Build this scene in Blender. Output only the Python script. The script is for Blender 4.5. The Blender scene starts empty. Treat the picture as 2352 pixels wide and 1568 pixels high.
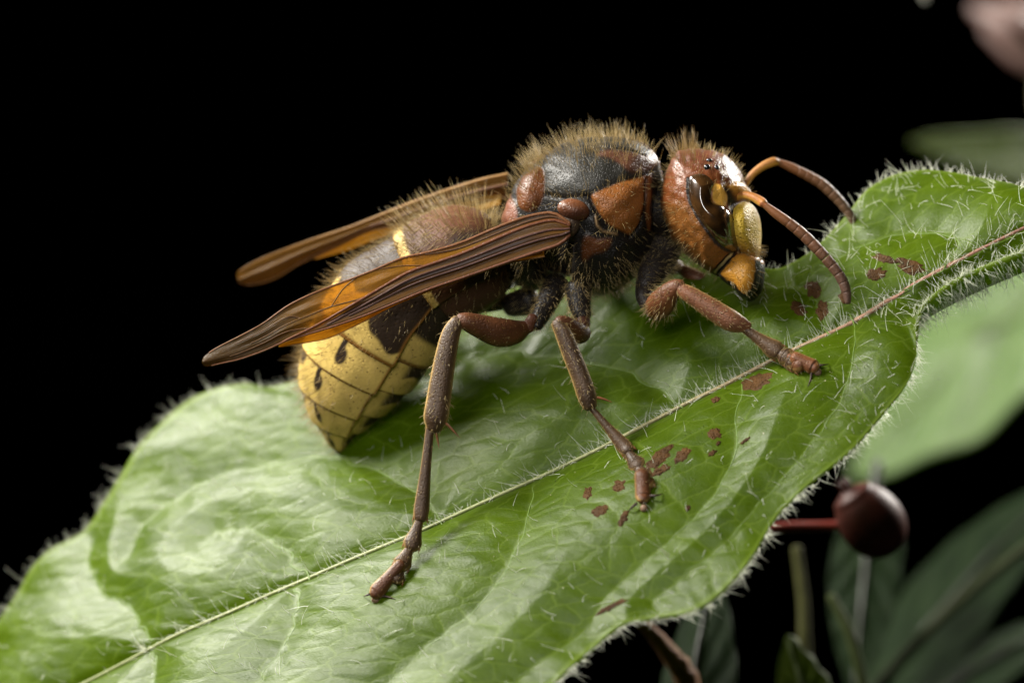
import bpy, math, random
import numpy as np
from mathutils import Vector
from mathutils.bvhtree import BVHTree

# ------------------------------------------------------------------ camera, world, lights, exposure
S = 1.0 / 45000.0          # one working unit (a 2352-wide picture pixel at the focus distance) in metres
D0 = 9000.0                # camera distance in working units (0.2 m)
CX, CY = 1176.0, 784.0
sc = bpy.context.scene
col = sc.collection
cam_d = bpy.data.cameras.new('camera'); cam = bpy.data.objects.new('camera', cam_d); col.objects.link(cam)
cam.location = (0, -D0 * S, 0); cam.rotation_euler = (math.radians(90), 0, 0)
cam_d.sensor_width = 36.0; cam_d.lens = 36.0 * D0 / 2352.0
cam_d.clip_start = 0.005; cam_d.clip_end = 5.0
cam_d.dof.use_dof = True
cam_d.dof.focus_distance = (D0 - 185) * S
cam_d.dof.aperture_fstop = 27.0
sc.camera = cam
wd = bpy.data.worlds.new('World'); sc.world = wd; wd.use_nodes = True
wd.node_tree.nodes['Background'].inputs[0].default_value = (0, 0, 0, 1)
wd.node_tree.nodes['Background'].inputs[1].default_value = 0.0
sc.view_settings.view_transform = 'Standard'; sc.view_settings.look = 'None'
sc.view_settings.exposure = 0.30; sc.view_settings.gamma = 1.0
sc.cycles.use_denoising = True
sc.cycles.max_bounces = 10; sc.cycles.transparent_max_bounces = 16
sc.cycles.sample_clamp_indirect = 6.0

def softbox(name, loc_mm, target_mm, w_mm, h_mm, power, colr):
    l = bpy.data.lights.new(name, 'AREA'); l.shape = 'ELLIPSE'
    l.size = w_mm / 1000; l.size_y = h_mm / 1000; l.energy = power; l.color = colr
    o = bpy.data.objects.new(name, l); col.objects.link(o)
    o.location = Vector(loc_mm) / 1000
    o.rotation_euler = (Vector(target_mm) - Vector(loc_mm)).to_track_quat('-Z', 'Y').to_euler()
    return o
softbox('flash_softbox_left', (-115, -45, 115), (-4, 0, -4), 60, 60, 0.74, (1.0, 0.96, 0.88))
softbox('flash_softbox_right', (108, 108, 80), (12, 0, 0), 60, 60, 0.52, (1.0, 0.96, 0.88))
softbox('flash_softbox_back', (-122, 70, 118), (-10, 0, -6), 70, 60, 0.62, (1.0, 0.96, 0.88))
softbox('flash_softbox_front', (-26, -150, 46), (4, 0, 0), 55, 55, 0.12, (1.0, 0.97, 0.93))

rng = np.random.default_rng(7)
random.seed(7)

# ------------------------------------------------------------------ coordinate helpers
def P3(px, py, y):
    px, py, y = np.broadcast_arrays(np.asarray(px, float), np.asarray(py, float), np.asarray(y, float))
    f = (D0 + y) / D0
    return np.stack([(px - CX) * f, y, (CY - py) * f], -1)
def proj(P):
    f = D0 / (D0 + P[..., 1])
    return CX + P[..., 0] * f, CY - P[..., 2] * f
def zone(ox, oy, k):
    return lambda *pts: [(ox + x * k, oy + y * k) + tuple(r) for x, y, *r in pts]
R1 = zone(1435.5, 258.4, .29297); R2 = zone(1091.0, 258.4, .29297); R3 = zone(631.6, 402.0, .29297)
R4 = zone(430.7, 602.9, .29297); R5 = zone(803.9, 631.6, .49436); R6 = zone(1435.5, 574.2, .21973)
def nrm(v):
    v = np.asarray(v, float)
    return v / np.maximum(np.linalg.norm(v, axis=-1, keepdims=True), 1e-9)
def catmull(pts, n, knots=None):
    """smooth curve through pts (k,d) sampled n times; knots = parameter of each point"""
    p = np.asarray(pts, float); k = len(p)
    t = np.arange(k, dtype=float) if knots is None else np.asarray(knots, float)
    m = np.zeros_like(p)
    for i in range(k):
        a, b = max(i - 1, 0), min(i + 1, k - 1)
        m[i] = (p[b] - p[a]) / (t[b] - t[a])
    x = np.linspace(t[0], t[-1], n) if np.isscalar(n) else np.asarray(n, float)
    i = np.clip(np.searchsorted(t, x, side='right') - 1, 0, k - 2)
    h = t[i + 1] - t[i]; u = ((x - t[i]) / h)[:, None]; h = h[:, None]
    return ((2*u**3 - 3*u**2 + 1) * p[i] + (u**3 - 2*u**2 + u) * h * m[i]
            + (-2*u**3 + 3*u**2) * p[i + 1] + (u**3 - u**2) * h * m[i + 1])
def arclen(p):
    return np.concatenate([[0], np.cumsum(np.linalg.norm(np.diff(p, axis=0), axis=1))])
def resample(p, n):
    p = np.asarray(p, float); q = catmull(p, len(p) * 12); a = arclen(q)
    x = np.linspace(0, a[-1], n)
    return np.stack([np.interp(x, a, q[:, j]) for j in range(q.shape[1])], -1)
def sdist(px, py, poly):
    """signed distance in pixels to a closed polygon, inside positive"""
    px = np.asarray(px, float); py = np.asarray(py, float)
    q = np.asarray(poly, float)[:, :2]; d = np.full(px.shape, 1e18); ins = np.zeros(px.shape, bool)
    for i in range(len(q)):
        a, b = q[i - 1], q[i]; e = b - a
        t = np.clip(((px - a[0]) * e[0] + (py - a[1]) * e[1]) / max(e @ e, 1e-9), 0, 1)
        d = np.minimum(d, (px - a[0] - t * e[0])**2 + (py - a[1] - t * e[1])**2)
        c = ((a[1] > py) != (b[1] > py))
        with np.errstate(divide='ignore', invalid='ignore'):
            xx = (b[0] - a[0]) * (py - a[1]) / (b[1] - a[1]) + a[0]
        ins ^= c & (px < xx)
    d = np.sqrt(d)
    return np.where(ins, d, -d)
def smoothpoly(poly, n=80):
    q = np.asarray(poly, float)[:, :2]
    q = np.vstack([q[-2:], q, q[:3]])
    return catmull(q, np.linspace(2, len(q) - 3, n + 1)[:-1])
def ldist(px, py, line):
    px = np.asarray(px, float); q = np.asarray(line, float); d = np.full(px.shape, 1e18)
    for i in range(1, len(q)):
        a, b = q[i - 1], q[i]; e = b - a
        t = np.clip(((px - a[0]) * e[0] + (py - a[1]) * e[1]) / max(e @ e, 1e-9), 0, 1)
        d = np.minimum(d, (px - a[0] - t * e[0])**2 + (py - a[1] - t * e[1])**2)
    return np.sqrt(d)
def sstep(a, b, x):
    t = np.clip((x - a) / (b - a), 0, 1); return t * t * (3 - 2 * t)
def wob(x, y, scale, seed, n=7):
    r = np.random.default_rng(seed); v = 0
    for _ in range(n):
        a = r.uniform(0, 2*np.pi); k = r.uniform(.6, 1.5) / scale * 2 * np.pi
        v = v + np.sin((x * np.cos(a) + y * np.sin(a)) * k + r.uniform(0, 6.28))
    return v / math.sqrt(n)

# ------------------------------------------------------------------ mesh helpers
def mk(name, V, F, mat, parent=None, colr=None, attrs=None, smooth=True):
    """one mesh object; V in working units, F uniform (n,3|4) array or list of such arrays"""
    Fs = F if isinstance(F, list) else [F]
    Fs = [np.asarray(f, np.int32) for f in Fs if len(f)]
    me = bpy.data.meshes.new(name); V = np.asarray(V, float)
    me.vertices.add(len(V)); me.vertices.foreach_set('co', (V * S).astype(np.float32).ravel())
    loops = np.concatenate([f.ravel() for f in Fs])
    tot = np.concatenate([np.full(len(f), f.shape[1], np.int32) for f in Fs])
    me.loops.add(len(loops)); me.loops.foreach_set('vertex_index', loops)
    me.polygons.add(len(tot))
    me.polygons.foreach_set('loop_start', np.concatenate([[0], np.cumsum(tot)[:-1]]).astype(np.int32))
    me.polygons.foreach_set('loop_total', tot)
    me.polygons.foreach_set('use_smooth', np.full(len(tot), smooth, bool))
    if colr is not None:
        a = me.color_attributes.new('Col', 'FLOAT_COLOR', 'POINT')
        c = np.ones((len(V), 4), np.float32); c[:, :3] = colr
        a.data.foreach_set('color', c.ravel())
    for k, v in (attrs or {}).items():
        v = np.asarray(v, np.float32)
        if v.ndim == 1:
            a = me.attributes.new(k, 'FLOAT', 'POINT'); a.data.foreach_set('value', v)
        else:
            a = me.attributes.new(k, 'FLOAT_VECTOR', 'POINT'); a.data.foreach_set('vector', v.ravel())
    me.update(calc_edges=True); me.validate()
    me.materials.append(mat)
    o = bpy.data.objects.new(name, me); col.objects.link(o)
    if parent is not None: o.parent = parent
    return o
def empty(name, parent=None, label=None, cat=None, group=None, at=None):
    o = bpy.data.objects.new(name, None); col.objects.link(o); o.empty_display_size = .002
    if at is not None: o.location = Vector(np.asarray(at, float) * S)
    if parent is not None: o.parent = parent
    if label: tag(o, label, cat, group)
    return o
def tag(o, label, cat=None, group=None, kind=None):
    if label: o['label'] = label
    if cat: o['category'] = cat
    if group: o['group'] = group
    if kind: o['kind'] = kind
    return o
def grid_faces(nu, nv, wrap=False, off=0):
    i = np.arange(nu - 1)[:, None]; j = np.arange(nv if wrap else nv - 1)[None, :]
    a = i * nv + j; b = i * nv + (j + 1) % nv
    return (np.stack([a, b, b + nv, a + nv], -1).reshape(-1, 4) + off)
def merge(parts):
    V, F, n = [], [], 0
    for v, f in parts:
        V.append(v)
        for g in (f if isinstance(f, list) else [f]): F.append(np.asarray(g) + n)
        n += len(v)
    return np.vstack(V), F
def vnormals(V, Fs):
    N = np.zeros_like(V)
    for f in (Fs if isinstance(Fs, list) else [Fs]):
        a, b, c = V[f[:, 0]], V[f[:, 1]], V[f[:, 2]]
        n = np.cross(b - a, c - a)
        if f.shape[1] == 4: n = n + np.cross(V[f[:, 2]] - a, V[f[:, 3]] - a)
        for k in range(f.shape[1]): np.add.at(N, f[:, k], n)
    return nrm(N)
def tube(pts, rad, n=16, m=None, flat=1.0, ref=(0, 1, 0), round_ends=True, raw=False):
    """loft along pts (k,3) with in-picture radius rad (k) and depth radius rad*flat"""
    pts = np.asarray(pts, float); rad = np.asarray(rad, float)
    q = np.hstack([pts, rad[:, None]])
    if not raw: q = resample(q, m or max(8, len(pts) * 6))
    if round_ends:
        r0, r1 = q[0, 3], q[-1, 3]; t0 = nrm(q[0, :3] - q[1, :3]); t1 = nrm(q[-1, :3] - q[-2, :3])
        def cap(p, t, r): return [np.append(p + t * r * .75 * math.sin(a), r * math.cos(a)) for a in (.5, .95, 1.3, 1.55)]
        q = np.vstack([cap(q[0, :3], t0, r0)[::-1], q, cap(q[-1, :3], t1, r1)])
    p, r = q[:, :3], np.maximum(q[:, 3], .01)
    T = nrm(np.gradient(p, axis=0)); ref = np.asarray(ref, float)
    A = nrm(np.cross(T, ref) + 1e-6); B = nrm(np.cross(A, T))
    for i in range(1, len(A)):
        if A[i] @ A[i - 1] < 0: A[i], B[i] = -A[i], -B[i]
    ang = np.linspace(0, 2 * np.pi, n, endpoint=False)
    V = (p[:, None] + r[:, None, None] * (np.cos(ang)[None, :, None] * A[:, None] + flat * np.sin(ang)[None, :, None] * B[:, None])).reshape(-1, 3)
    k = len(p); F = [grid_faces(k, n, True)]
    c0, c1 = len(V), len(V) + 1; V = np.vstack([V, p[0], p[-1]]); j = np.arange(n)
    F.append(np.stack([np.full(n, c0), (j + 1) % n, j], -1))
    F.append(np.stack([np.full(n, c1), (k - 1) * n + j, (k - 1) * n + (j + 1) % n], -1))
    h = k // 2; N_ = np.cross(V[h*n + 1] - V[h*n], V[(h - 1)*n] - V[h*n])
    q = F[0][h * n]; N_ = np.cross(V[q[1]] - V[q[0]], V[q[3]] - V[q[0]])
    if N_ @ (V[q[0]] - p[h]) < 0: F = [f[:, ::-1] for f in F]
    return V, F
def hairs(P, N, length, rad, lean=None, spread=.3, curl=.25, seg=3, droop=None):
    """tapered three-sided hairs rooted at P; returns V, F"""
    n = len(P); L = np.broadcast_to(np.asarray(length, float), (n,))[:, None]; Rr = np.broadcast_to(np.asarray(rad, float), (n,))[:, None]
    d = nrm(N + (0 if lean is None else lean) + rng.normal(0, spread, (n, 3)))
    bend = rng.normal(0, curl, (n, 3)) + (0 if droop is None else droop)
    s = nrm(np.cross(d, rng.normal(0, 1, (n, 3)))); b = np.cross(d, s)
    V = np.zeros((n, seg * 3 + 1, 3)); p = P - d * L * .03
    for k in range(seg):
        u = k / seg; c = p + d * L * u + bend * L * u * u * .5; r = Rr * (1 - u) ** .7
        for j in range(3):
            a = j * 2.0944; V[:, k * 3 + j] = c + r * (math.cos(a) * s + math.sin(a) * b)
    V[:, -1] = p + d * L + bend * L * .5
    Q, T = [], []
    for k in range(seg - 1):
        for j in range(3): Q.append([k*3 + j, k*3 + (j+1) % 3, k*3 + 3 + (j+1) % 3, k*3 + 3 + j])
    for j in range(3): T.append([(seg-1)*3 + j, (seg-1)*3 + (j+1) % 3, seg*3])
    o = (np.arange(n) * (seg*3 + 1))[:, None, None]
    return V.reshape(-1, 3), [(np.array(Q)[None] + o).reshape(-1, 4), (np.array(T)[None] + o).reshape(-1, 3)]
def scatter(V, Fs, n, weight=None):
    """n random points (and normals) on a surface; weight(centres, normals) -> density"""
    tri = []
    for f in (Fs if isinstance(Fs, list) else [Fs]):
        tri.append(f[:, :3]);
        if f.shape[1] == 4: tri.append(f[:, [0, 2, 3]])
    t = np.vstack(tri); a, b, c = V[t[:, 0]], V[t[:, 1]], V[t[:, 2]]
    nn = np.cross(b - a, c - a); ar = np.linalg.norm(nn, axis=1); nn = nrm(nn)
    w = ar.copy()
    if weight is not None: w = w * np.maximum(weight((a + b + c) / 3, nn), 0)
    if w.sum() <= 0: return np.zeros((0, 3)), np.zeros((0, 3))
    i = rng.choice(len(t), n, p=w / w.sum())
    u, v = rng.random(n), rng.random(n); k = u + v > 1; u[k], v[k] = 1 - u[k], 1 - v[k]
    return a[i] + (b - a)[i] * u[:, None] + (c - a)[i] * v[:, None], nn[i]

# ------------------------------------------------------------------ materials
def newmat(name):
    m = bpy.data.materials.new(name); m.use_nodes = True; nt = m.node_tree; nt.nodes.clear()
    out = nt.nodes.new('ShaderNodeOutputMaterial'); return m, nt, out
class NT:
    def __init__(s, nt): s.nt = nt
    def n(s, typ, **kw):
        x = s.nt.nodes.new('ShaderNode' + typ)
        for k, v in kw.items():
            if k.startswith('i_'):
                key = k[2:]; key = int(key) if key.isdigit() else key.replace('_', ' ')
                if hasattr(v, 'is_linked') or isinstance(v, bpy.types.NodeSocket): s.nt.links.new(v, x.inputs[key])
                else: x.inputs[key].default_value = v
            else: setattr(x, k, v)
        return x
    def math(s, op, a, b=None, c=None):
        x = s.nt.nodes.new('ShaderNodeMath'); x.operation = op
        for i, v in enumerate((a, b, c)):
            if v is None: continue
            if isinstance(v, bpy.types.NodeSocket): s.nt.links.new(v, x.inputs[i])
            else: x.inputs[i].default_value = v
        return x.outputs[0]
    def mix(s, f, a, b, blend='MIX'):
        x = s.nt.nodes.new('ShaderNodeMix'); x.data_type = 'RGBA'; x.blend_type = blend
        for k, v in ((0, f), (6, a), (7, b)):
            if isinstance(v, bpy.types.NodeSocket): s.nt.links.new(v, x.inputs[k])
            else: x.inputs[k].default_value = v if k == 0 else (*v, 1)[:4]
        return x.outputs[2]
    def coords(s, scale=45000.0):
        tc = s.n('TexCoord'); vm = s.nt.nodes.new('ShaderNodeVectorMath'); vm.operation = 'SCALE'
        s.nt.links.new(tc.outputs['Object'], vm.inputs[0]); vm.inputs['Scale'].default_value = scale
        return vm.outputs[0]
    def link(s, a, b): s.nt.links.new(a, b)
def ramp(N, fac, lo, hi):
    return N.n('MapRange', i_0=fac, i_1=lo, i_2=hi, i_3=0.0, i_4=1.0).outputs[0]

def cuticle(name, rough=.38, pit=9.0, bump=.5, spec=.5, base=None, mottle=.35, fuzz=0.0, coat=0.0, sss=0.0, dots=0.0):
    m, nt, out = newmat(name); N = NT(nt); co = N.coords()
    c = N.n('Attribute', attribute_name='Col').outputs['Color'] if base is None else None
    nz = N.n('TexNoise', i_Vector=co, i_Scale=1/38, i_Detail=4.0).outputs['Fac']
    nz2 = N.n('TexNoise', i_Vector=co, i_Scale=1/5, i_Detail=2.0).outputs['Fac']
    v = N.math('ADD', N.math('MULTIPLY', nz, mottle * 2), N.math('MULTIPLY', nz2, mottle * 1.0))
    v = N.math('ADD', v, 1 - mottle * 1.5)
    if base is None:
        cc = N.n('VectorMath', operation='SCALE', i_0=c, i_Scale=v).outputs[0]
    else:
        cc = N.n('VectorMath', operation='SCALE', i_0=base, i_Scale=v).outputs[0]
    if dots:
        dv = N.n('TexVoronoi', i_Vector=co, i_Scale=1 / dots, feature='F1').outputs['Distance']
        cc = N.mix(N.math('SUBTRACT', 1.0, ramp(N, dv, .08, .2)), cc, (.05, .03, .012))
    vor = N.n('TexVoronoi', i_Vector=co, i_Scale=1 / pit, feature='F1').outputs['Distance']
    pits = ramp(N, vor, .05, .45)
    hgt = N.math('ADD', N.math('MULTIPLY', pits, 1.0), N.math('MULTIPLY', nz2, .8))
    bp = N.n('Bump', i_Strength=bump, i_Distance=2.2 * S, i_Height=hgt).outputs[0]
    b = N.n('BsdfPrincipled', i_Base_Color=cc, i_Roughness=rough, i_Specular_IOR_Level=spec, i_Normal=bp)
    if coat: b.inputs['Coat Weight'].default_value = coat; b.inputs['Coat Roughness'].default_value = .15
    if fuzz:
        b.inputs['Sheen Weight'].default_value = fuzz; b.inputs['Sheen Roughness'].default_value = .4
        b.inputs['Sheen Tint'].default_value = (.9, .75, .45, 1)
    if sss:
        b.inputs['Subsurface Weight'].default_value = sss; b.inputs['Subsurface Radius'].default_value = (1, .5, .2)
        b.inputs['Subsurface Scale'].default_value = 12 * S
    N.link(b.outputs[0], out.inputs[0]); return m
def hairmat(name, c, tr=.45, rough=.35, spec=.6):
    m, nt, out = newmat(name); N = NT(nt)
    b = N.n('BsdfPrincipled', i_Base_Color=(*c, 1), i_Roughness=rough, i_Specular_IOR_Level=spec)
    t = N.n('BsdfTranslucent', i_Color=(*c, 1))
    x = N.n('MixShader', i_0=tr, i_1=b.outputs[0], i_2=t.outputs[0]); N.link(x.outputs[0], out.inputs[0]); return m
M_body = cuticle('hornet_cuticle', rough=.36, pit=5.0, bump=.6, mottle=.4, spec=.2)
M_head = cuticle('hornet_head_cuticle', rough=.34, pit=5.0, bump=.5, mottle=.42, spec=.26)
M_abd = cuticle('hornet_abdomen_cuticle', rough=.5, pit=9, bump=.3, mottle=.25, spec=.18, dots=13.0)
M_leg = cuticle('hornet_leg_cuticle', rough=.5, pit=6, bump=.45, mottle=.6, spec=.34)
M_ant = cuticle('hornet_antenna_cuticle', rough=.5, pit=4, bump=.4, mottle=.4, spec=.25)
M_fur = hairmat('golden_fur', (.42, .32, .14), tr=.5, rough=.3)
M_furd = hairmat('brown_fur', (.26, .17, .06), spec=.3)
M_leafhair = hairmat('white_leaf_hair', (.80, .82, .70), tr=.5, rough=.25)

def eyemat():
    m, nt, out = newmat('hornet_eye'); N = NT(nt); co = N.coords()
    vor = N.n('TexVoronoi', i_Vector=co, i_Scale=1/3.2, feature='F1').outputs['Distance']
    bp = N.n('Bump', i_Strength=.12, i_Distance=.6 * S, i_Height=vor).outputs[0]
    nz = N.n('TexNoise', i_Vector=co, i_Scale=1/30, i_Detail=2.0).outputs['Fac']
    c = N.mix(ramp(N, nz, .35, .7), (.012, .006, .002), (.05, .022, .006))
    b = N.n('BsdfPrincipled', i_Base_Color=c, i_Roughness=.15, i_IOR=2.1, i_Normal=bp)
    b.inputs['Coat Weight'].default_value = .6; b.inputs['Coat Roughness'].default_value = .16
    N.link(b.outputs[0], out.inputs[0]); return m
M_eye = eyemat()
M_ocel = cuticle('ocellus_glass', rough=.06, base=(.004, .004, .005), mottle=.0, bump=0.0, spec=.8)

def leafmat(name, dark, light, veinc, gloss=.33, trans=.35, cell=62.0, use_vein=True, bumpd=5.0, spec=.38):
    m, nt, out = newmat(name); N = NT(nt)
    uv = N.n('Attribute', attribute_name='luv').outputs['Vector']
    nz = N.n('TexNoise', i_Vector=uv, i_Scale=1/140, i_Detail=4.0, i_Roughness=.6).outputs['Fac']
    nf = N.n('TexNoise', i_Vector=uv, i_Scale=1/3.6, i_Detail=2.0).outputs['Fac']
    nm = N.n('TexNoise', i_Vector=uv, i_Scale=1/22, i_Detail=3.0)
    wv = N.nt.nodes.new('ShaderNodeVectorMath'); wv.operation = 'MULTIPLY_ADD'
    N.link(nm.outputs['Color'], wv.inputs[0]); wv.inputs[1].default_value = (16, 16, 0); N.link(uv, wv.inputs[2])
    st = N.n('Mapping', i_Vector=wv.outputs[0]); st.inputs['Rotation'].default_value = (0, 0, .5); st.inputs['Scale'].default_value = (.62, 1.35, 1)
    v1 = N.n('TexVoronoi', i_Vector=st.outputs[0], i_Scale=1/cell, feature='DISTANCE_TO_EDGE', voronoi_dimensions='2D').outputs['Distance']
    v2 = N.n('TexVoronoi', i_Vector=wv.outputs[0], i_Scale=3.1/cell, feature='DISTANCE_TO_EDGE', voronoi_dimensions='2D').outputs['Distance']
    l1 = N.math('SUBTRACT', 1.0, ramp(N, v1, .005, .06)); l2 = N.math('SUBTRACT', 1.0, ramp(N, v2, .0, .12))
    vein = N.n('Attribute', attribute_name='vein').outputs['Fac']
    lines = N.math('MAXIMUM', N.math('MULTIPLY', l1, .42), N.math('MULTIPLY', l2, .13))
    lines = N.math('MAXIMUM', lines, vein)
    base = N.mix(ramp(N, nz, .3, .72), dark, light)
    cc = N.mix(N.math('MULTIPLY', lines, .75), base, veinc)
    h = N.math('ADD', N.math('MULTIPLY', ramp(N, v1, 0, .22), 1.0), N.math('MULTIPLY', ramp(N, v2, 0, .3), .14))
    h = N.math('ADD', h, N.math('MULTIPLY', nf, 1.1)); h = N.math('ADD', h, N.math('MULTIPLY', nm.outputs['Fac'], .12))
    bp = N.n('Bump', i_Strength=.6, i_Distance=bumpd * S, i_Height=h).outputs[0]
    rg = N.math('ADD', N.math('MULTIPLY', nm.outputs['Fac'], .16), gloss - .08)
    b = N.n('BsdfPrincipled', i_Base_Color=cc, i_Roughness=rg, i_Specular_IOR_Level=spec, i_Normal=bp)
    tc = N.n('VectorMath', operation='MULTIPLY', i_0=cc, i_1=(2.4, 2.2, .8)).outputs[0]
    t = N.n('BsdfTranslucent', i_Color=tc, i_Normal=bp)
    x = N.n('MixShader', i_0=trans, i_1=b.outputs[0], i_2=t.outputs[0]); N.link(x.outputs[0], out.inputs[0]); return m
M_leaf = leafmat('leaf_blade', (.045, .082, .001), (.076, .126, .002), (.16, .23, .03), gloss=.36, trans=.46, bumpd=1.2, spec=.26)
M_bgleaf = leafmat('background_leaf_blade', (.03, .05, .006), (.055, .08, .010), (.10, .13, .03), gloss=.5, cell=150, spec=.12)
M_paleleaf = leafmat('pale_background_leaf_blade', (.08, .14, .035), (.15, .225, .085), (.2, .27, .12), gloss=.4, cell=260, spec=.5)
M_shadeleaf = leafmat('shaded_background_leaf_blade', (.005, .014, .003), (.011, .024, .006), (.02, .032, .012), gloss=.5, cell=150, spec=.08)  # shade of the low background leaves is put into these darkened greens

# ------------------------------------------------------------------ the big hairy leaf
def L(px): return 1370 - (px - 870) * .516
FAR = [(0,-300,1950),(1,-20,1560),(1.5,5,1450),(2,55,1355),(2.5,125,1270),(3,200,1208),(3.5,290,1095),(4,375,975),(4.5,450,922),(5,560,890),(5.5,670,884),
       (6,1000,760),(7,1330,600),(7.5,1500,565),(8,1650,585),(8.5,1770,618),(9,1860,580),(9.5,1945,505),(10,2010,442),(10.5,2090,408),(11,2190,405),(11.5,2270,418),(12,2345,440),(13,2500,500)]
MID = [(0,-300,1955),(1,60,1640),(2,340,1480),(3,560,1378),(4,860,1250),(5,1100,1146),(6,1350,1030),(7,1560,922),(8,1740,832),(9,1900,755),(10,2040,682),(11,2170,618),(12,2300,555),(13,2450,490)]
NEAR = [(0,-300,1960),(1,400,1990),(2,900,1800),(3,1160,1660),(3.7,1275,1568),(4.1,1345,1500),(4.6,1420,1442),(5,1500,1420),(5.5,1590,1405),(6,1660,1360),(6.5,1720,1290),
        (7,1780,1190),(7.5,1850,1120),(8,1950,1040),(8.6,2020,960),(9.2,2082,880),(9.7,2106,800),(10.1,2113,735),(10.5,2132,692),(11,2180,652),(12,2275,606),(13,2450,540)]
NS, NT_ = 760, 121
sv = np.linspace(0, 13, NS)
def rail(R):
    R = np.array(R, float); return catmull(R[:, 1:3], sv, R[:, 0])
rf, rm, rn = rail(FAR), rail(MID), rail(NEAR)
yf = -220 + 1.0 * (L(rf[:, 0]) - rf[:, 1]); ym = -220 + 1.0 * (L(rm[:, 0]) - rm[:, 1])
yn = -220 + .72 * (L(rn[:, 0]) - rn[:, 1]) - 90 * sstep(9.6, 10.6, sv)
def droop(px): return .00036 * np.maximum(0, 950 - px)**2
yf = yf + droop(rf[:, 0]); ym = ym + droop(rm[:, 0]); yn = yn + droop(rn[:, 0])
PF, PM, PN = P3(rf[:, 0], rf[:, 1], yf), P3(rm[:, 0], rm[:, 1], ym), P3(rn[:, 0], rn[:, 1], yn)
up = np.array([0, -.7, .7])
bf = 25 + 0 * sv; bn = 45 * (1 - sstep(9.0, 10.4, sv)) - 88 * sstep(9.5, 10.8, sv)
CFp = (PF + PM) / 2 + up * bf[:, None]; CNp = (PN + PM) / 2 + up * bn[:, None]
tt = np.linspace(0, 1, NT_)[None, :, None]
far = (1 - tt)**2 * PM[:, None] + 2 * tt * (1 - tt) * (2 * CFp - .5 * (PM + PF))[:, None] + tt**2 * PF[:, None]
near = (1 - tt)**2 * PM[:, None] + 2 * tt * (1 - tt) * (2 * CNp - .5 * (PM + PN))[:, None] + tt**2 * PN[:, None]
G = np.concatenate([far[:, ::-1], near[:, 1:]], 1); NTT = G.shape[1]
tpar = np.linspace(-1, 1, NTT)
def gnormal(G):
    n = np.cross(np.gradient(G, axis=0), np.gradient(G, axis=1)); n = nrm(n)
    return n * np.sign((n @ up))[..., None]
GN = gnormal(G); GN = np.where((GN @ up)[..., None] < 0, -GN, GN)
# side veins, traced on the surface
VEINS = {
 'f1': [(1010,1185),(952,1121),(919,1100),(856,1073),(766,1046),(667,1050),(532,1073),(451,1104),(383,1150),(325,1195),(293,1260)],
 'f2': [(345,1475),(288,1388),(234,1357),(198,1289),(205,1240)],
 'f3': [(1560,922),(1480,868),(1380,830),(1280,815),(1150,800),(1050,830),(940,880)],
 'f4': [(1900,755),(1880,700),(1830,655),(1760,650)],
 'f5': [(2150,625),(2200,560),(2160,530),(2060,530),(1970,560),(1890,600),(1840,640)],
 'f6': [(700,1318),(640,1250),(560,1210),(480,1215)],
 'n1': [(1222,1092),(1215,1150),(1180,1250),(1110,1370),(990,1470),(880,1570),(780,1650)],
 'n2': [(676,1330),(672,1402),(622,1510),(572,1570),(500,1650)],
 'n3': [(1700,850),(1690,960),(1660,1093),(1547,1230),(1410,1343),(1356,1425),(1260,1500),(1150,1590)],
 'n4': [(1960,722),(1950,850),(1900,960),(1800,1090),(1700,1200),(1600,1290),(1500,1370)],
 'n5': [(345,1478),(350,1530),(330,1600)],
}
gx, gy = proj(G); sub = (slice(None, None, 4), slice(None, None, 2))
gsx, gsy = gx[sub].ravel(), gy[sub].ravel(); Gs = G[sub].reshape(-1, 3); tps = np.broadcast_to(tpar[None, ::2], gx[sub].shape).ravel()
def on_grid(px, py, side=0):
    d = (gsx - px)**2 + (gsy - py)**2
    if side: d = np.where(tps * side >= -.02, d, 1e12)
    return Gs[np.argmin(d)]
vein_d = np.full(G.shape[:2], 1e9)
vein3 = {}
for k, v in VEINS.items():
    q = resample(np.array(v, float), 26); side = -1 if k[0] == 'f' else 1
    p = np.array([on_grid(a, b, side) for a, b in q]); p = resample(p, 26); vein3[k] = p
    for i in range(1, len(p)):
        a, b = p[i - 1], p[i]; e = b - a; m = G - a
        t = np.clip((m @ e) / (e @ e), 0, 1)
        vein_d = np.minimum(vein_d, np.linalg.norm(m - t[..., None] * e, axis=-1))
mid_d = np.full(G.shape[:2], 1e9)
for i in range(0, NS - 10, 10):
    a, b = PM[i], PM[i + 10]; e = b - a; m = G - a
    t = np.clip((m @ e) / max(e @ e, 1e-9), 0, 1)
    mid_d = np.minimum(mid_d, np.linalg.norm(m - t[..., None] * e, axis=-1))
alld = np.minimum(vein_d, mid_d * 1.1)
luv = np.stack([np.cumsum(np.linalg.norm(np.gradient(PM, axis=0), axis=1))[:, None] + 0 * gx,
                np.where(tpar < 0, -1, 1) * mid_d, 0 * gx], -1)
edge = 1 - np.abs(tpar)[None, :]
disp = 26 * (1 - np.exp(-(alld / 80)**1.3)) + 1.6 * wob(luv[..., 0], luv[..., 1], 280, 3) + .5 * wob(luv[..., 0], luv[..., 1], 75, 4)
disp += 5 * wob(luv[..., 0], luv[..., 1], 320, 9) * (1 - sstep(0, .35, edge)) - 12
disp -= 6 * np.exp(-(mid_d / 12)**2)
damp = 1 - .8 * sstep(9.8, 10.8, sv)[:, None] * (tpar > 0)[None, :]
G = G + GN * (disp * damp)[..., None]
GN = gnormal(G); GN = np.where((GN @ up)[..., None] < 0, -GN, GN)
leaf = empty('hairy_leaf', None, 'large glossy green leaf with white hairs that the hornet stands on', 'leaf', at=P3(1180, 1120, -80))
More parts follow.
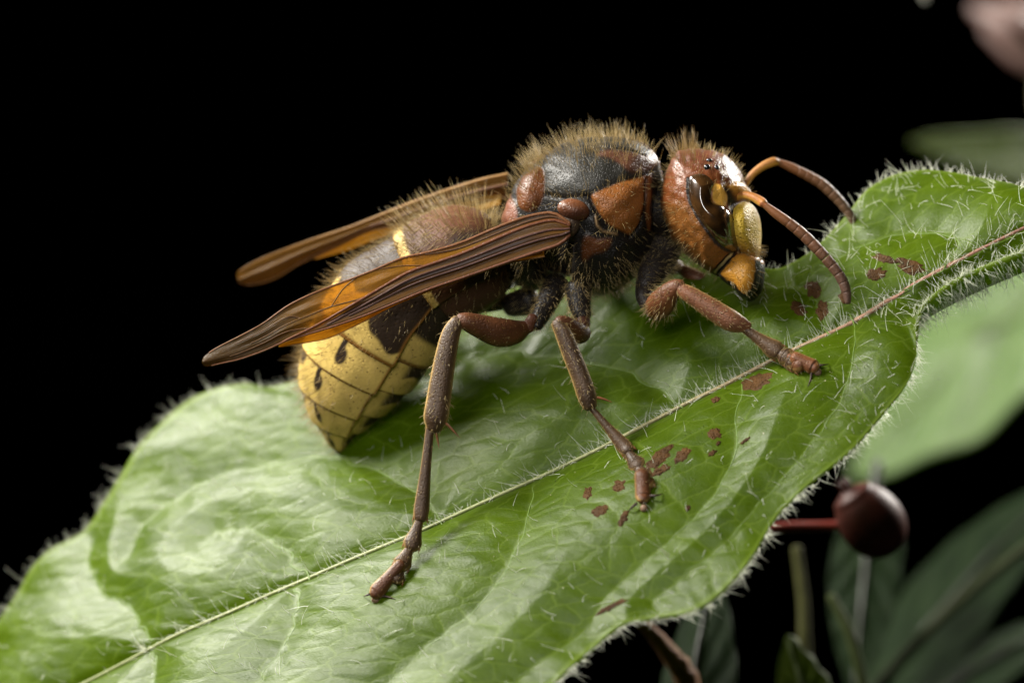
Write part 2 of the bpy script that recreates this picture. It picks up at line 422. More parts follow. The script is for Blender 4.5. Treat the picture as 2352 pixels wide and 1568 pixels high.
def sheet(G, GN, thick):
    nu, nv = G.shape[:2]; top = G.reshape(-1, 3); th = np.asarray(thick)
    bot = (G - GN * (th[..., None] if th.ndim else th)).reshape(-1, 3); n = nu * nv
    Ft = grid_faces(nu, nv); Fb = Ft[:, ::-1] + n; i = np.arange(nu - 1); j = np.arange(nv - 1)
    e = [np.stack([i*nv, (i+1)*nv, (i+1)*nv + n, i*nv + n], -1), np.stack([(i+1)*nv + nv-1, i*nv + nv-1, i*nv + nv-1 + n, (i+1)*nv + nv-1 + n], -1),
         np.stack([j+1, j, j + n, j+1 + n], -1), np.stack([(nu-1)*nv + j, (nu-1)*nv + j+1, (nu-1)*nv + j+1 + n, (nu-1)*nv + j + n], -1)]
    return np.vstack([top, bot]), np.vstack([Ft, Fb] + e)
def local(o, V):      # vertices relative to a thing's base
    return V
LOFF = np.array(leaf.location) / S
Vl, Fl = sheet(G, GN, 9.0)
vn = np.maximum(np.clip(np.exp(-(vein_d / 4.0)**2), 0, 1) * .36, .8 * sstep(.968, .99, np.abs(tpar))[None, :])
blade = mk('blade', Vl - LOFF, Fl, M_leaf, leaf, attrs={'luv': np.tile(luv.reshape(-1, 3), (2, 1)), 'vein': np.tile(vn.ravel(), 2)})
g4 = (slice(None, None, 3), slice(None, None, 2)); Gc = G[g4]
leaf_bvh = BVHTree.FromPolygons(Gc.reshape(-1, 3).tolist(), grid_faces(*Gc.shape[:2]).tolist())
camp = Vector((0, -D0, 0))
def leaf_hit(px, py):
    d = Vector(P3(px, py, 0)) - camp; h = leaf_bvh.ray_cast(camp, d.normalized())
    if h[0] is None: return -220 + (L(px) - py), np.array(up)
    n = np.array(h[1]); n = n if n @ up > 0 else -n
    return h[0][1], n
def leaf_pt(px, py, lift=0.0):
    y, n = leaf_hit(px, py); return P3(px, py, y) + n * lift
# midrib and side veins as raised cords
mr = G[:, NT_ - 1] + GN[:, NT_ - 1] * 3.0
V, F = tube(np.vstack([mr[20::14], P3(2650, 400, -150)]), np.r_[np.linspace(3.2, 6.2, len(mr[20::14])), 9], n=10, m=260, ref=up)
t_ = np.clip((proj(V)[0] - 1300) / 800, 0, 1)[:, None]
M_rib = cuticle('leaf_midrib', rough=.5, pit=14, bump=.4, mottle=.3)
mk('midrib', V - LOFF, F, M_rib, leaf, colr=(1 - t_) * np.array([.19, .21, .08]) + t_ * np.array([.27, .13, .09]))
gflat = G.reshape(-1, 3)[::3]; nflat = GN.reshape(-1, 3)[::3]
def snap(p, lift):
    out = []
    for a in p:
        i = np.argmin(((gflat - a)**2).sum(1)); out.append(gflat[i] + nflat[i] * lift)
    return np.array(out)
for k, p in vein3.items():
    q = snap(p, -.5); V, F = tube(q, np.linspace(1.8, .8, len(q)), n=6, m=60, ref=up)
    mk('side_vein', V - LOFF, F, M_rib, leaf, colr=(.085, .14, .018))
# leaf hairs
GV, GF = G.reshape(-1, 3), grid_faces(NS, NTT)
gs_of = np.repeat(sv, NTT); gt_of = np.tile(tpar, NS)
def quadw(fn):
    a = GF[:, 0]; return fn(gs_of[a], gt_of[a], gx.ravel()[a], gy.ravel()[a])
def leafscatter(n, wfun):
    a, b, c = GV[GF[:, 0]], GV[GF[:, 1]], GV[GF[:, 3]]
    w = np.linalg.norm(np.cross(b - a, c - a), axis=1) * quadw(wfun)
    i = rng.choice(len(GF), n, p=w / w.sum()); u, v = rng.random((2, n, 1))
    return a[i] + (b - a)[i] * u + (c - a)[i] * v, GN.reshape(-1, 3)[GF[i, 0]], gs_of[GF[i, 0]], gt_of[GF[i, 0]]
inview = lambda px, py: ((px > -60) & (px < 2420) & (py < 1630) & (py > 330)).astype(float)
parts = []
p, n, s_, t2 = leafscatter(1150, lambda s, t, px, py: inview(px, py) * (.25 + 1.1 * sstep(7, 10, s) + .5 * (np.abs(t) > .7)))
parts.append(hairs(p, n * .75, rng.uniform(18, 46, len(p)), .78, lean=np.array([-.25, 0, .1]), spread=.55, curl=.9, seg=4))
# along the midrib
NH = 950; i = (NS * np.clip(rng.beta(1.7, 1.1, NH), .15, .99)).astype(int); side = rng.choice([-1, 1], NH, p=[.75, .25])
p = mr[i] + rng.normal(0, 2, (NH, 3)); lat = nrm(PF[i] - PM[i]) * (side * -1)[:, None] * -1
lat = np.where(side[:, None] < 0, nrm(PF[i] - PM[i]), nrm(PN[i] - PM[i]))
parts.append(hairs(p, nrm(up) * .55 + lat * .9, rng.uniform(18, 46, NH), .75, lean=np.array([-.3, 0, -.05]), spread=.35, curl=.9, seg=4))
# margins
for Pm, Pin, cnt, lo, hi, rad in ((G[:, 0], G[:, 6], 650, 14, 32, .65), (G[:, -1], G[:, -7], 800, 16, 38, .62)):
    seglen = np.linalg.norm(np.gradient(Pm, axis=0), axis=1); xx, yy = proj(Pm)
    w = seglen * inview(xx, yy) * (1 + .6 * sstep(9, 10.5, sv) + .5 * wob(xx, yy, 120, 5).clip(-1, 1)); w = np.maximum(w, 0)
    i = rng.choice(NS, cnt, p=w / w.sum()); outw = nrm(Pm[i] - Pin[i])
    p = Pm[i] + (np.roll(Pm, -1, 0)[i] - Pm[i]) * rng.random((cnt, 1)) * (i < NS - 1)[:, None] - GN[i, 0] * rng.uniform(0, 8, (cnt, 1))
    parts.append(hairs(p, outw + up * .45, rng.uniform(lo, hi, cnt), rad, spread=.35, curl=.8, seg=4))
i = rng.choice(np.where(sv > 9.9)[0], 500); t_i = rng.integers(NTT - 40, NTT, 500)
parts.append(hairs(G[i, t_i] - GN[i, t_i] * 8, -GN[i, t_i] + np.array([.2, -.6, -.5]), rng.uniform(20, 44, 500), .75, spread=.4, curl=.7, seg=4))
V, F = merge(parts)
o = mk('leaf_hair', V - LOFF, F, M_leafhair, leaf); tag(o, None, kind='stuff')
V, F = tube([P3(2420, 515, -170), P3(2520, 470, -160), P3(2700, 390, -120)], [20, 17, 16], n=14)
mk('petiole', V - LOFF, F, M_rib, leaf, colr=(.20, .22, .08))

# brown scabs and crumbs on the leaf
M_scab = cuticle('brown_scab', rough=.6, spec=.1, base=(.052, .025, .008), pit=6, bump=1.2, mottle=1.0)
SC = [(2032,594,24,11,15),(2092,612,40,15,12),(2012,630,26,14,-25),(1868,665,22,17,10),(1835,708,24,14,25),(1888,712,15,20,20),(1940,685,14,14,0),
      (1738,876,38,18,-8),(1643,918,10,8,0),(1641,996,14,16,-40),(1515,1050,38,15,-32),(1567,1045,22,13,-52),(1518,1080,22,11,-30),
      (1422,1116,17,12,-15),(1350,1132,11,15,0),(1378,1172,20,13,-10),(1432,1190,20,9,-55),(1580,1166,6,8,0),(1636,1040,12,5,-40),(1712,1012,12,4,-40),(1650,1018,7,4,-30),
      (1405,1392,34,7,-28)]
for x, y, a, b, rot in SC:
    rr = math.radians(rot); k = 28; ang = np.linspace(0, 2*np.pi, k, endpoint=False)
    rad = 1 + .16 * np.sin(2 * ang + rng.uniform(0, 6)) + .12 * np.sin(5 * ang + rng.uniform(0, 6)) + rng.uniform(-.2, .2, k)
    rings = []
    for q, h in ((1.0, -.6), (.85, 1.6), (.55, 2.4), (.2, 1.8)):
        ex, ey = a * q * rad * np.cos(ang), b * q * rad * np.sin(ang)
        X, Y = x + ex * math.cos(rr) - ey * math.sin(rr), y + ex * math.sin(rr) + ey * math.cos(rr)
        rings.append(np.array([leaf_pt(u, v, h + (rng.uniform(-.9, .9) if h > 0 else 0)) for u, v in zip(X, Y)]))
    V = np.vstack(rings); F = [grid_faces(4, k, True)]
    V = np.vstack([V, leaf_pt(x, y, 1.9)]); j = np.arange(k); F.append(np.stack([np.full(k, 4*k), 3*k + (j+1) % k, 3*k + j][::-1], -1))
    mk('brown_scab', V - LOFF, F, M_scab, leaf)
cr = []
for _ in range(420):
    if rng.random() < .6: x, y = rng.normal(1900, 120), rng.normal(880, 75)
    else: x = rng.uniform(1000, 1950); y = L(x) + rng.uniform(-60, 200)
    c = leaf_pt(x, y, .8); r = rng.uniform(.8, 2.0); v = rng.normal(0, 1, (4, 3)); v = nrm(v) * r + c
    cr.append((v, np.array([[0, 1, 2], [0, 2, 3], [0, 3, 1], [1, 3, 2]])))
V, F = merge(cr); cc = np.repeat(np.where(rng.random((420, 1)) < .6, np.array([[.45, .42, .25]]), np.array([[.03, .02, .015]])), 4, 0)
o = mk('leaf_dust', V - LOFF, F, cuticle('leaf_dust', mottle=.1), leaf, colr=cc, smooth=False); tag(o, None, kind='stuff')

# ------------------------------------------------------------------ the hornet
hornet = empty('hornet', None, 'brown and yellow hornet standing on the large hairy leaf', 'hornet', at=P3(1240, 900, -20))
HOFF = np.array(hornet.location) / S
def hk(name, V, F, mat, parent=None, **kw):
    """a part of the hornet; its parents all sit at the hornet's base"""
    return mk(name, V - HOFF, F, mat, parent or hornet, **kw)
def furry(parent, V, F, n, weight, length, rad, mat, name='fur', **kw):
    p, nn = scatter(V, F, n, weight)
    if len(p) == 0: return
    Ln = length(p) if callable(length) else rng.uniform(length[0], length[1], len(p))
    v, f = hairs(p, nn, Ln, rad, **kw); o = hk(name, v, f, mat, parent); o['kind'] = 'stuff'; return o
BROWN = np.array([.125, .041, .011]); DKBROWN = np.array([.07, .025, .012]); BLACK = np.array([.014, .011, .009])
YEL = np.array([.47, .335, .095]); ORANGE = np.array([.42, .16, .02])
def blend(c, newc, m):
    m = np.clip(m, 0, 1)[:, None]; return c * (1 - m) + np.asarray(newc) * m
ROLL = math.radians(20)
def bodyloft(top, bot, yfun, n_s, n_a, flat=.92, roundend=(True, True)):
    """closed sections between a top and bottom outline; returns grid P(s,a), frames"""
    T, B = np.array(top, float), np.array(bot, float)
    k = len(T); x = np.linspace(0, k - 1, n_s); T, B = catmull(T, x), catmull(B, x)
    c2 = (T + B) / 2; y = np.array([yfun(a, b) for a, b in c2])
    C = P3(c2[:, 0], c2[:, 1], y); E = P3(T[:, 0], T[:, 1], y) - P3(B[:, 0], B[:, 1], y)
    R = np.linalg.norm(E, axis=1) / 2; ax = nrm(np.gradient(C, axis=0)); e1 = nrm(E)
    e2 = nrm(np.cross(ax, e1)); e2 = np.where(e2[:, 1:2] > 0, -e2, e2)      # e2 looks at the camera
    dor = e1 * math.cos(ROLL) + e2 * math.sin(ROLL); lat = -e1 * math.sin(ROLL) + e2 * math.cos(ROLL)
    return C, R, dor, lat, ax

# thorax -----------------------------------------------------------
TOP = R2((1462,560),(1455,470),(1425,375),(1360,300),(1250,243),(1100,216),(950,214),(820,230),(690,268),(570,328),(460,405),(385,475),(330,560),(300,650),(275,740),(240,820),(200,880))
BOT = R2((1420,860),(1400,980),(1360,1120),(1290,1235),(1180,1345),(1050,1420),(910,1425),(800,1370),(700,1290),(600,1290),(500,1390),(420,1400),(350,1370),(290,1310),(240,1230),(205,1150),(180,1090))
thy = lambda px, py: -.17 * (px - 1330)
C, R, dor, lat, ax = bodyloft(TOP, BOT, thy, 230, 260)
ang = np.linspace(0, 2*np.pi, 260, endpoint=False)      # 0 = dorsal, + towards the camera side
wid = .93
V = (C[:, None] + R[:, None, None] * (np.cos(ang)[None, :, None] * dor[:, None] + wid * np.sin(ang)[None, :, None] * lat[:, None]))
Cg = np.repeat(C[:, None], 260, 1); latg = np.repeat(lat[:, None], 260, 1)
dd = ((V - Cg) * latg).sum(-1); Vm = np.where((dd < 0)[..., None], V - 2 * dd[..., None] * latg, V)
V = V.reshape(-1, 3); mx, my = proj(Vm.reshape(-1, 3)); F = [grid_faces(230, 260, True)]
SCUT = smoothpoly(R2((535,420),(600,335),(740,265),(900,235),(1100,205),(1300,230),(1440,330),(1440,430),(1330,485),(1150,528),(1000,590),(880,650),(760,665),(640,665),(560,640),(548,540)))
RED = smoothpoly(R2((960,360),(1060,380),(1140,425),(1200,475),(1290,470),(1400,425),(1400,370),(1300,350),(1100,320),(980,330)))
PRON = smoothpoly(R2((905,660),(1000,605),(1150,545),(1300,503),(1342,515),(1335,700),(1305,850),(1255,930),(1215,962),(1150,935),(1060,890),(1005,835),(945,750)))
COLL = R2((1345,500),(1385,480),(1385,700),(1380,930),(1350,940),(1340,800))
SCTL = smoothpoly(R2((325,660),(345,560),(390,490),(480,430),(535,455),(545,560),(525,680),(480,755),(420,775),(350,740)))
MESO = smoothpoly(R2((860,930),(960,990),(1110,960),(1220,985),(1290,1060),(1290,1180),(1230,1290),(1120,1390),(980,1440),(840,1420),(750,1360),(735,1200),(760,1040)))
MPAT = smoothpoly(R2((870,965),(960,990),(1065,985),(1040,1050),(990,1085),(920,1100),(860,1150),(845,1060)))
META = smoothpoly(R2((130,650),(200,620),(290,680),(330,780),(300,900),(200,860),(140,760)))
c = np.tile(np.array([.009, .008, .007]), (len(V), 1)); h = np.zeros(len(V))
def plate(poly, colr, soft, hgt, w):
    global c, h
    d = sdist(mx, my, poly); c = blend(c, colr, sstep(-soft, soft, d)) if colr is not None else c
    h = h + hgt * np.clip(1 - np.exp(-np.maximum(d, 0) / w), 0, 1); return d
d1 = plate(SCUT, (.018, .017, .014), 2, 9, 14); plate(RED, (.075, .032, .018), 5, 0, 5)
d2 = plate(PRON, np.array([.165, .058, .013]), 2, 13, 22); plate(COLL, BROWN * .9, 3, 6, 6)
d3 = plate(SCTL, BROWN * .62, 4, 16, 22); d4 = plate(MESO, (.008, .007, .006), 3, 11, 20)
plate(MPAT, BROWN * .5, 5, 0, 5); plate(META, (.12, .045, .025), 4, 8, 12)
for ln, dep, wv in ((R2((875,292),(1050,292),(1200,313),(1320,352)), 5, 2.0), (R2((900,670),(950,770),(1000,850),(1060,905),(1150,950),(1215,985)), 8, 4),
                    (R2((1335,520),(1330,700),(1300,870),(1230,970)), 6, 3), (R2((740,1370),(735,1200),(760,1030)), 9, 7), (R2((450,1080),(480,1170),(560,1250),(640,1300)), 7, 5), (R2((555,640),(700,672),(880,655)), 6, 4)):
    g = np.exp(-(ldist(mx, my, np.array(ln)) / wv)**2); h -= dep * g; c = blend(c, BLACK * .7, g * .9)
rim = np.exp(-(ldist(mx, my, np.array(R2((948,815),(960,885),(1000,930),(1060,945),(1110,950)))) / 3)**2); h += 6 * rim; c = blend(c, (.16, .10, .045), rim)
h += 1.2 * wob(mx, my, 40, 11)
Nn = vnormals(V, F)
if (Nn.reshape(230, 260, 3)[115] * dor[115]).sum(-1)[0] < 0: Nn = -Nn; F = [F[0][:, ::-1]]
V = V + Nn * h[:, None]
thorax = hk('thorax', V, F, M_body, colr=c)
tbvh = BVHTree.FromPolygons(V.tolist(), F[0].tolist())
def hit_y(bvh, px, py, default):
    q = bvh.ray_cast(camp, (Vector(P3(px, py, 0)) - camp).normalized()); return q[0][1] if q[0] is not None else default
def th_w(p, n):
    x, y = proj(p); upn = n @ nrm(np.array([-.1, -.3, .9])); band = np.maximum(sstep(.55, .95, upn), .05)
    return band * (1 + 1.2 * (x < 1250))
furry(thorax, V, F, 1300, lambda p, n: th_w(p, n) * (n[:, 2] > -.2), lambda p: rng.uniform(14, 50, len(p)) * (1 + .15 * (proj(p)[0] < 1260)), .42, M_fur, 'back_fur', lean=np.array([-.12, 0, .3]), spread=.24, curl=.3)
furry(thorax, V, F, 1500, lambda p, n: (n[:, 2] < .25) * (.25 + (n[:, 2] < -.45)), (9, 30), .48, M_fur, 'belly_fur', lean=np.array([.05, -.1, -.35]), spread=.3, curl=.4)
# tegula and wing hinge on both sides
def mirrored(V, k=115):
    d = (V - C[k]) @ lat[k]; return V - 2 * d[:, None] * lat[k]
def blob(px, py, y, rx, rz, ry, rot=0, nu=26, nv=36, e=1.0):
    u = np.linspace(-np.pi/2, np.pi/2, nu)[:, None]; v = np.linspace(0, 2*np.pi, nv, endpoint=False)[None]
    X = rx * np.cos(u) * np.cos(v); Z = rz * np.cos(u) * np.sin(v); Y = ry * np.sin(u) + 0 * v
    r = math.radians(rot); X, Z = X * math.cos(r) - Z * math.sin(r), X * math.sin(r) + Z * math.cos(r)
    return np.stack([X, Y, Z], -1).reshape(-1, 3) + P3(px, py, y), [grid_faces(nu, nv, True)]
def flip(F): return [f[:, ::-1] for f in F]
(tx, ty), = R2((775, 765)); tyy = hit_y(tbvh, tx, ty, -160)
Vt, Ft = blob(tx, ty, tyy - 6, 38, 25, 24, -14)
mx_, my_ = proj(Vt); ct = blend(np.tile(np.array([.05, .018, .009]), (len(Vt), 1)), (.11, .04, .016), sstep(-10, 18, ty - my_))
for VV, FF in ((Vt, Ft), (mirrored(Vt), flip(Ft))): hk('tegula', VV, FF, M_head, thorax, colr=ct)
(hx, hy), = R2((720, 895)); Vh, Fh = blob(hx, hy, tyy - 2, 34, 26, 20, 40)
for VV, FF in ((Vh, Fh), (mirrored(Vh), flip(Fh))): hk('wing_hinge', VV, FF, M_leg, thorax, colr=np.tile(np.array([.04, .024, .014]), (len(Vh), 1)))

# abdomen ----------------------------------------------------------
tip_y = leaf_hit(779, 1030)[0]
AD = [(1160,560),(1118,492),(1050,474),(985,492),(918,531),(866,566),(802,610),(748,692),(714,760),(696,815),(695,880),(712,940),(735,980),(758,1018),(774,1038)]
AV = [(1180,620),(1165,678),(1125,712),(1080,738),(1055,752),(1040,775),(1020,805),(990,850),(955,892),(918,928),(880,960),(845,985),(815,1008),(796,1026),(783,1040)]
aby = lambda px, py: 25 + (tip_y - 25) * np.clip((py - 590) / 440, 0, 1) ** 1.0 - 5
C2, R2a, dor2, lat2, ax2 = bodyloft(AD, AV, aby, 701, 0)
spar = np.linspace(0, 14, 701)
def at_s(s):
    f = lambda A: np.stack([np.interp(s, spar, A[:, j]) for j in range(3)], -1)
    return f(C2), np.interp(s, spar, R2a), nrm(f(dor2)), nrm(f(lat2))
abdomen = empty('abdomen', hornet)
SEG = [(0.5, 4.15), (3.9, 7.15), (6.9, 8.55), (8.3, 10.05), (9.8, 11.55), (11.3, 14.0)]
abd_all = []
def ring_piece(s0, s1, a0, a1, nu, nv, lip, base, tail=False, wave=0):
    s = np.linspace(s0, s1, nu); u = (s - s0) / (s1 - s0); a = np.linspace(a0, a1, nv)
    Cc, Rr, dd_, ll = at_s(s)
    fl = base + lip * u**1.5 - 3.0 * sstep(.93, 1.0, u)
    if tail: fl = fl * (1 - u**3)
    rad = (Rr + fl)[:, None] + 1.2 * wob(u[:, None] * 60, a[None] * 100, 50, 21)
    P = Cc[:, None] + rad[..., None] * (np.cos(a)[None, :, None] * dd_[:, None] + .95 * np.sin(a)[None, :, None] * ll[:, None])
    return P, np.repeat(u[:, None], nv, 1), np.repeat(np.abs(a)[None], nu, 0)
def spot(u, a, u0, a0, ru, ra, soft=.25):
    return sstep(1 + soft, 1 - soft, np.sqrt(((u - u0) / ru)**2 + ((a - a0) / ra)**2))
deg = math.radians
for k, (s0, s1) in enumerate(SEG):
    nu, nv = (70, 190)
    P, u, a = ring_piece(s0, s1, -deg(99), deg(99), nu, nv, 7, 1.5, tail=(k == 5))
    U, A = u.ravel(), a.ravel(); n = len(U); wv = wob(U * 40, A * 60, 30, 31 + k)
    if k == 0:
        cc = np.tile(np.array([.060, .026, .012]), (n, 1)); cc = blend(cc, (.09, .036, .018), spot(U, A, .45, .25, .3, .55, .5)); cc = blend(cc, BLACK * 1.3, sstep(.62, .45, U) * sstep(.5, 1.0, A))
        cc = blend(cc, YEL * .85, sstep(.885, .91, U + .006 * wv)); cc = blend(cc, (.25, .14, .03), sstep(.975, .99, U))
    else:
        cc = np.tile(YEL, (n, 1)) * (1 + .05 * wv[:, None])
        if k == 1:
            bound = .66 + .05 * np.sin(A * 5 + 1) + .035 * np.sin(A * 13) + .16 * sstep(.8, 1.4, A)
            cc = blend(cc, (.026, .016, .010), sstep(.02, -.02, U - bound))
        else:
            cc = blend(cc, (.03, .018, .01), sstep(.17, .13, U + .02 * wv) * sstep(1.25, .9, A))
            a0 = {2: .92, 3: .72, 4: .74, 5: .95}[k]
            cc = blend(cc, (.022, .014, .009), spot(U, A, .48, a0, .19, .10 if k < 5 else .2)); cc = blend(cc, (.022, .014, .009), spot(U, A, .28, a0 - .05, .26, .05))
            cc = blend(cc, (.03, .018, .01), spot(U, A, .12, 0, .33, .22))
        if k < 5: cc = blend(cc, (.17, .075, .015), sstep(.945, .975, U))
        cc = blend(cc, (.20, .09, .02), sstep(1.66, 1.71, A) * .9)
        if k == 5: cc = blend(cc, (.16, .08, .025), sstep(.7, 1.0, U))
    Fq = [grid_faces(nu, nv)]; Vq = P.reshape(-1, 3)
    nn = vnormals(Vq, Fq); mid = (nu // 2) * nv + nv // 2
    if nn[mid] @ dor2[int((s0 + s1) / 2 * 50)] < 0: Fq = flip(Fq); nn = -nn
    Gn = nn.reshape(nu, nv, 3); Vs, Fs = sheet(P, Gn, 4.0)
    if (vnormals(Vs, [Fs])[mid] @ Gn.reshape(-1, 3)[mid]) < 0: Fs = Fs[:, ::-1]
    hk('tergite', Vs, [Fs], M_abd, abdomen, colr=np.vstack([cc, cc])); abd_all.append((Vq, Fq))
    # belly plate
    P, u, a = ring_piece(s0, s1 - .25, deg(90), deg(270), 50, 110, 5, -5.5, tail=(k == 5))
    U, A = u.ravel(), np.abs(a.ravel() - np.pi); n = len(U)
    cc = np.tile(YEL * .88, (n, 1)) if k else np.tile(np.array([.05, .022, .014]), (n, 1))
    if k: cc = blend(cc, (.025, .016, .01), sstep(.46, .36, U + .08 * np.sin(A * 7 + k)) * sstep(1.2, .95, A) * sstep(.25, .4, A)); cc = blend(cc, (.15, .07, .02), sstep(.93, .97, U))
    if k == 1: cc = blend(cc, (.02, .013, .009), sstep(.7, .6, U))
    Fq = [grid_faces(50, 110)]; Vq = P.reshape(-1, 3); nn = vnormals(Vq, Fq); mid = 25 * 110 + 55
    if nn[mid] @ dor2[int((s0 + s1) / 2 * 50)] > 0: Fq = flip(Fq); nn = -nn
    Gn = nn.reshape(50, 110, 3); Vs, Fs = sheet(P, Gn, 3.0)
    if (vnormals(Vs, [Fs])[mid] @ nn[mid]) < 0: Fs = Fs[:, ::-1]
    hk('sternite', Vs, [Fs], M_abd, abdomen, colr=np.vstack([cc, cc])); abd_all.append((Vq, Fq))
Vp, Fp = tube([P3(1215, 605, 22), P3(1168, 598, 22), P3(1136, 598, 22)], [46, 50, 76], n=24)
hk('petiole', Vp, Fp, M_body, abdomen, colr=BLACK)
rear = ax2[350]
Va, Fa = merge(abd_all)
furry(abdomen, Va, Fa, 2000, lambda p, n: .4 + 1.0 * (n[:, 0] < -.45), (12, 28), .42, M_fur, 'abdomen_fur', lean=rear * .8, spread=.2, curl=.25)
furry(abdomen, Va, Fa, 700, lambda p, n: (n[:, 0] < -.35) * (n[:, 2] > -.6), (28, 52), .6, M_furd, 'long_fur', lean=rear * .35, spread=.2, curl=.25)
V1, F1 = abd_all[0]
furry(abdomen, V1, F1, 320, lambda p, n: (n[:, 2] > .35) * (n[:, 1] < .5), (30, 80), .7, M_fur, 'tuft_fur', lean=np.array([-.5, 0, .35]), spread=.12, curl=.15)
furry(abdomen, V1, F1, 800, lambda p, n: (n[:, 1] < .2) * (n[:, 2] > -.2), (16, 32), .55, M_fur, 'flat_fur', lean=rear * 1.6, spread=.15, curl=.2)

# head -------------------------------------------------------------
HY = -.17 * (1610 - 1330)
hl = nrm(np.array([-math.sin(deg(13)), -math.cos(deg(13)), math.sin(deg(6))]))        # the hornet's right, towards the camera
hf = nrm(np.array([math.cos(deg(13)), -math.sin(deg(13)), 0])); hu = nrm(np.cross(hl, hf)); hu = hu if hu[2] > 0 else -hu
hc_px = R1((640, 740))[0]; HC = P3(*hc_px, HY)
def sag(px, py, off=0.0):
    """point of the head's mid plane seen at a pixel, then moved sideways"""
    px = np.asarray(px, float); py = np.asarray(py, float)
    p0 = np.array([0, -D0, 0.]); d = P3(px, py, 0) - p0; t = ((HC - p0) @ hl) / (d @ hl); return p0 + d * t[..., None] + np.asarray(off)[..., None] * hl
def inflate(outline, cen, H, na=150, nr=46, p=2.2, q=2.0, off=0.0, oneside=False, hmod=None):
    o = smoothpoly(outline, na); c0 = np.array(cen, float); r = np.sin(np.linspace(0, 1, nr) * np.pi / 2)
    pts = c0 + (o - c0)[None] * r[:, None, None]
    h = H * (1 - r**p) ** (1 / q); h = np.repeat(h[:, None], na, 1)
    if hmod is not None: h = hmod(pts[..., 0], pts[..., 1], h)
    A = sag(pts[..., 0], pts[..., 1], off + h); B = sag(pts[..., 0], pts[..., 1], off - h)
    V = np.vstack([A.reshape(-1, 3), B.reshape(-1, 3)]); n = nr * na
    Fa = grid_faces(nr, na, True); Fb = Fa[:, ::-1] + n; px = np.tile(pts[..., 0].ravel(), 2); py = np.tile(pts[..., 1].ravel(), 2)
    nnn = vnormals(V[:n], [Fa])
    if nnn[n // 2] @ hl < 0: Fa, Fb = Fa[:, ::-1], Fb[:, ::-1]
    return V, [Fa, Fb], px, py
HEAD = R1((480,300),(570,292),(660,300),(750,320),(825,365),(885,440),(925,520),(950,600),(948,680),(950,760),(965,850),(970,950),(965,1050),(930,1140),(850,1215),(730,1285),(640,1238),(545,1170),(450,1085),(375,985),(325,880),(300,770),(297,670),(318,560),(350,460),(390,370),(430,320))
V, F, px, py = inflate(HEAD, R1((620, 740))[0], 138, na=220, nr=110, p=2.6, q=2.1)
mx, my = proj(np.where((((V - HC) @ hl) < 0)[:, None], V - 2 * ((V - HC) @ hl)[:, None] * hl, V))
c = np.tile(BROWN * np.array([.95, .85, .8]), (len(V), 1)); h = 1.0 * wob(mx, my, 30, 41)
c = blend(c, (.145, .055, .012), sstep(240, 120, np.abs(ldist(mx, my, np.array(R1((700, 1230), (560, 1060), (420, 850))))) * 4))
c = blend(c, (.10, .033, .016), sstep(R1((0, 560))[0][1], R1((0, 360))[0][1], my))
FRONS = R1((820,580),(860,540),(930,560),(975,620),(960,680),(900,660),(850,620)); c = blend(c, (.48, .24, .04), sstep(-8, 6, sdist(mx, my, FRONS))); h += 9 * sstep(-6, 12, sdist(mx, my, FRONS))
SIN = smoothpoly(R1((700,560),(760,580),(800,640),(800,710),(770,735),(715,715),(690,690),(685,640))); c = blend(c, (.50, .27, .045), sstep(-3, 3, sdist(mx, my, SIN))); h += 1 * sstep(-6, 10, sdist(mx, my, SIN))
SOCK = R1((770,575),(820,590),(860,650),(900,700),(880,760),(870,830),(840,800),(820,720),(810,640)); ds = sdist(mx, my, SOCK); c = blend(c, BLACK, sstep(-3, 4, ds)); h -= 10 * sstep(-4, 8, ds)
ml = np.array(R1((705, 1262), (780, 1180), (850, 1105))); dm = ldist(mx, my, ml); c = blend(c, BLACK, sstep(11, 7, dm)); c = blend(c, (.62, .5, .22), sstep(4, 2.4, dm)); h -= 3 * sstep(10, 5, dm)
rim = R1((495,520),(493,620),(510,700),(560,800),(640,920),(710,1015),(780,1070),(850,1095),(905,1050)); dr = ldist(mx, my, np.array(rim)); c = blend(c, BLACK, sstep(6, 3, dr))
Nn = vnormals(V, F); V = V + Nn * h[:, None]
head = hk('head', V, F, M_head, colr=c); HV, HF = V, F
hbvh = BVHTree.FromPolygons(V.tolist(), np.vstack(F).tolist())
def mirror_h(V): return V - 2 * ((V - HC) @ hl)[:, None] * hl
# compound eyes: a kidney-shaped dome
EL = R1((560,478),(515,495),(497,530),(493,580),(497,630),(508,690),(530,745),(555,795),(590,850),(630,905),(665,950),(700,995),(745,1040),(790,1070),(835,1088))
ER = R1((585,476),(640,490),(685,525),(704,562),(690,605),(680,650),(690,700),(760,730),(815,775),(850,835),(878,900),(895,960),(902,1020),(890,1065),(868,1088))
NE, NW = 150, 70
el, er = catmull(EL, NE), catmull(ER, NE); w = (.5 - .5 * np.cos(np.linspace(0, np.pi, NW)))[None, :, None]
eg = el[:, None] * (1 - w) + er[:, None] * w
ex, ey = eg[..., 0].ravel(), eg[..., 1].ravel(); ol = np.vstack([el, er[::-1]])
dd = sdist(ex, ey, ol); dd = np.maximum(dd, 0)
by = np.array([hit_y(hbvh, a, b, np.nan) for a, b in zip(ex[::7], ey[::7])]); ok = ~np.isnan(by)
def qb(x, y): x = (x - 1640) / 100; y = (y - 480) / 100; return np.stack([1 + 0*x, x, y, x*x, x*y, y*y, x**3, x*x*y, x*y*y, y**3], -1)
co, *_ = np.linalg.lstsq(qb(ex[::7][ok], ey[::7][ok]), by[ok], rcond=None)
hE = 25 * np.sqrt(np.clip(1 - (1 - np.clip(dd / 58, 0, 1))**2, 0, 1))
Ve = P3(ex, ey, qb(ex, ey) @ co + 5 - hE); Fe = [grid_faces(NE, NW)]
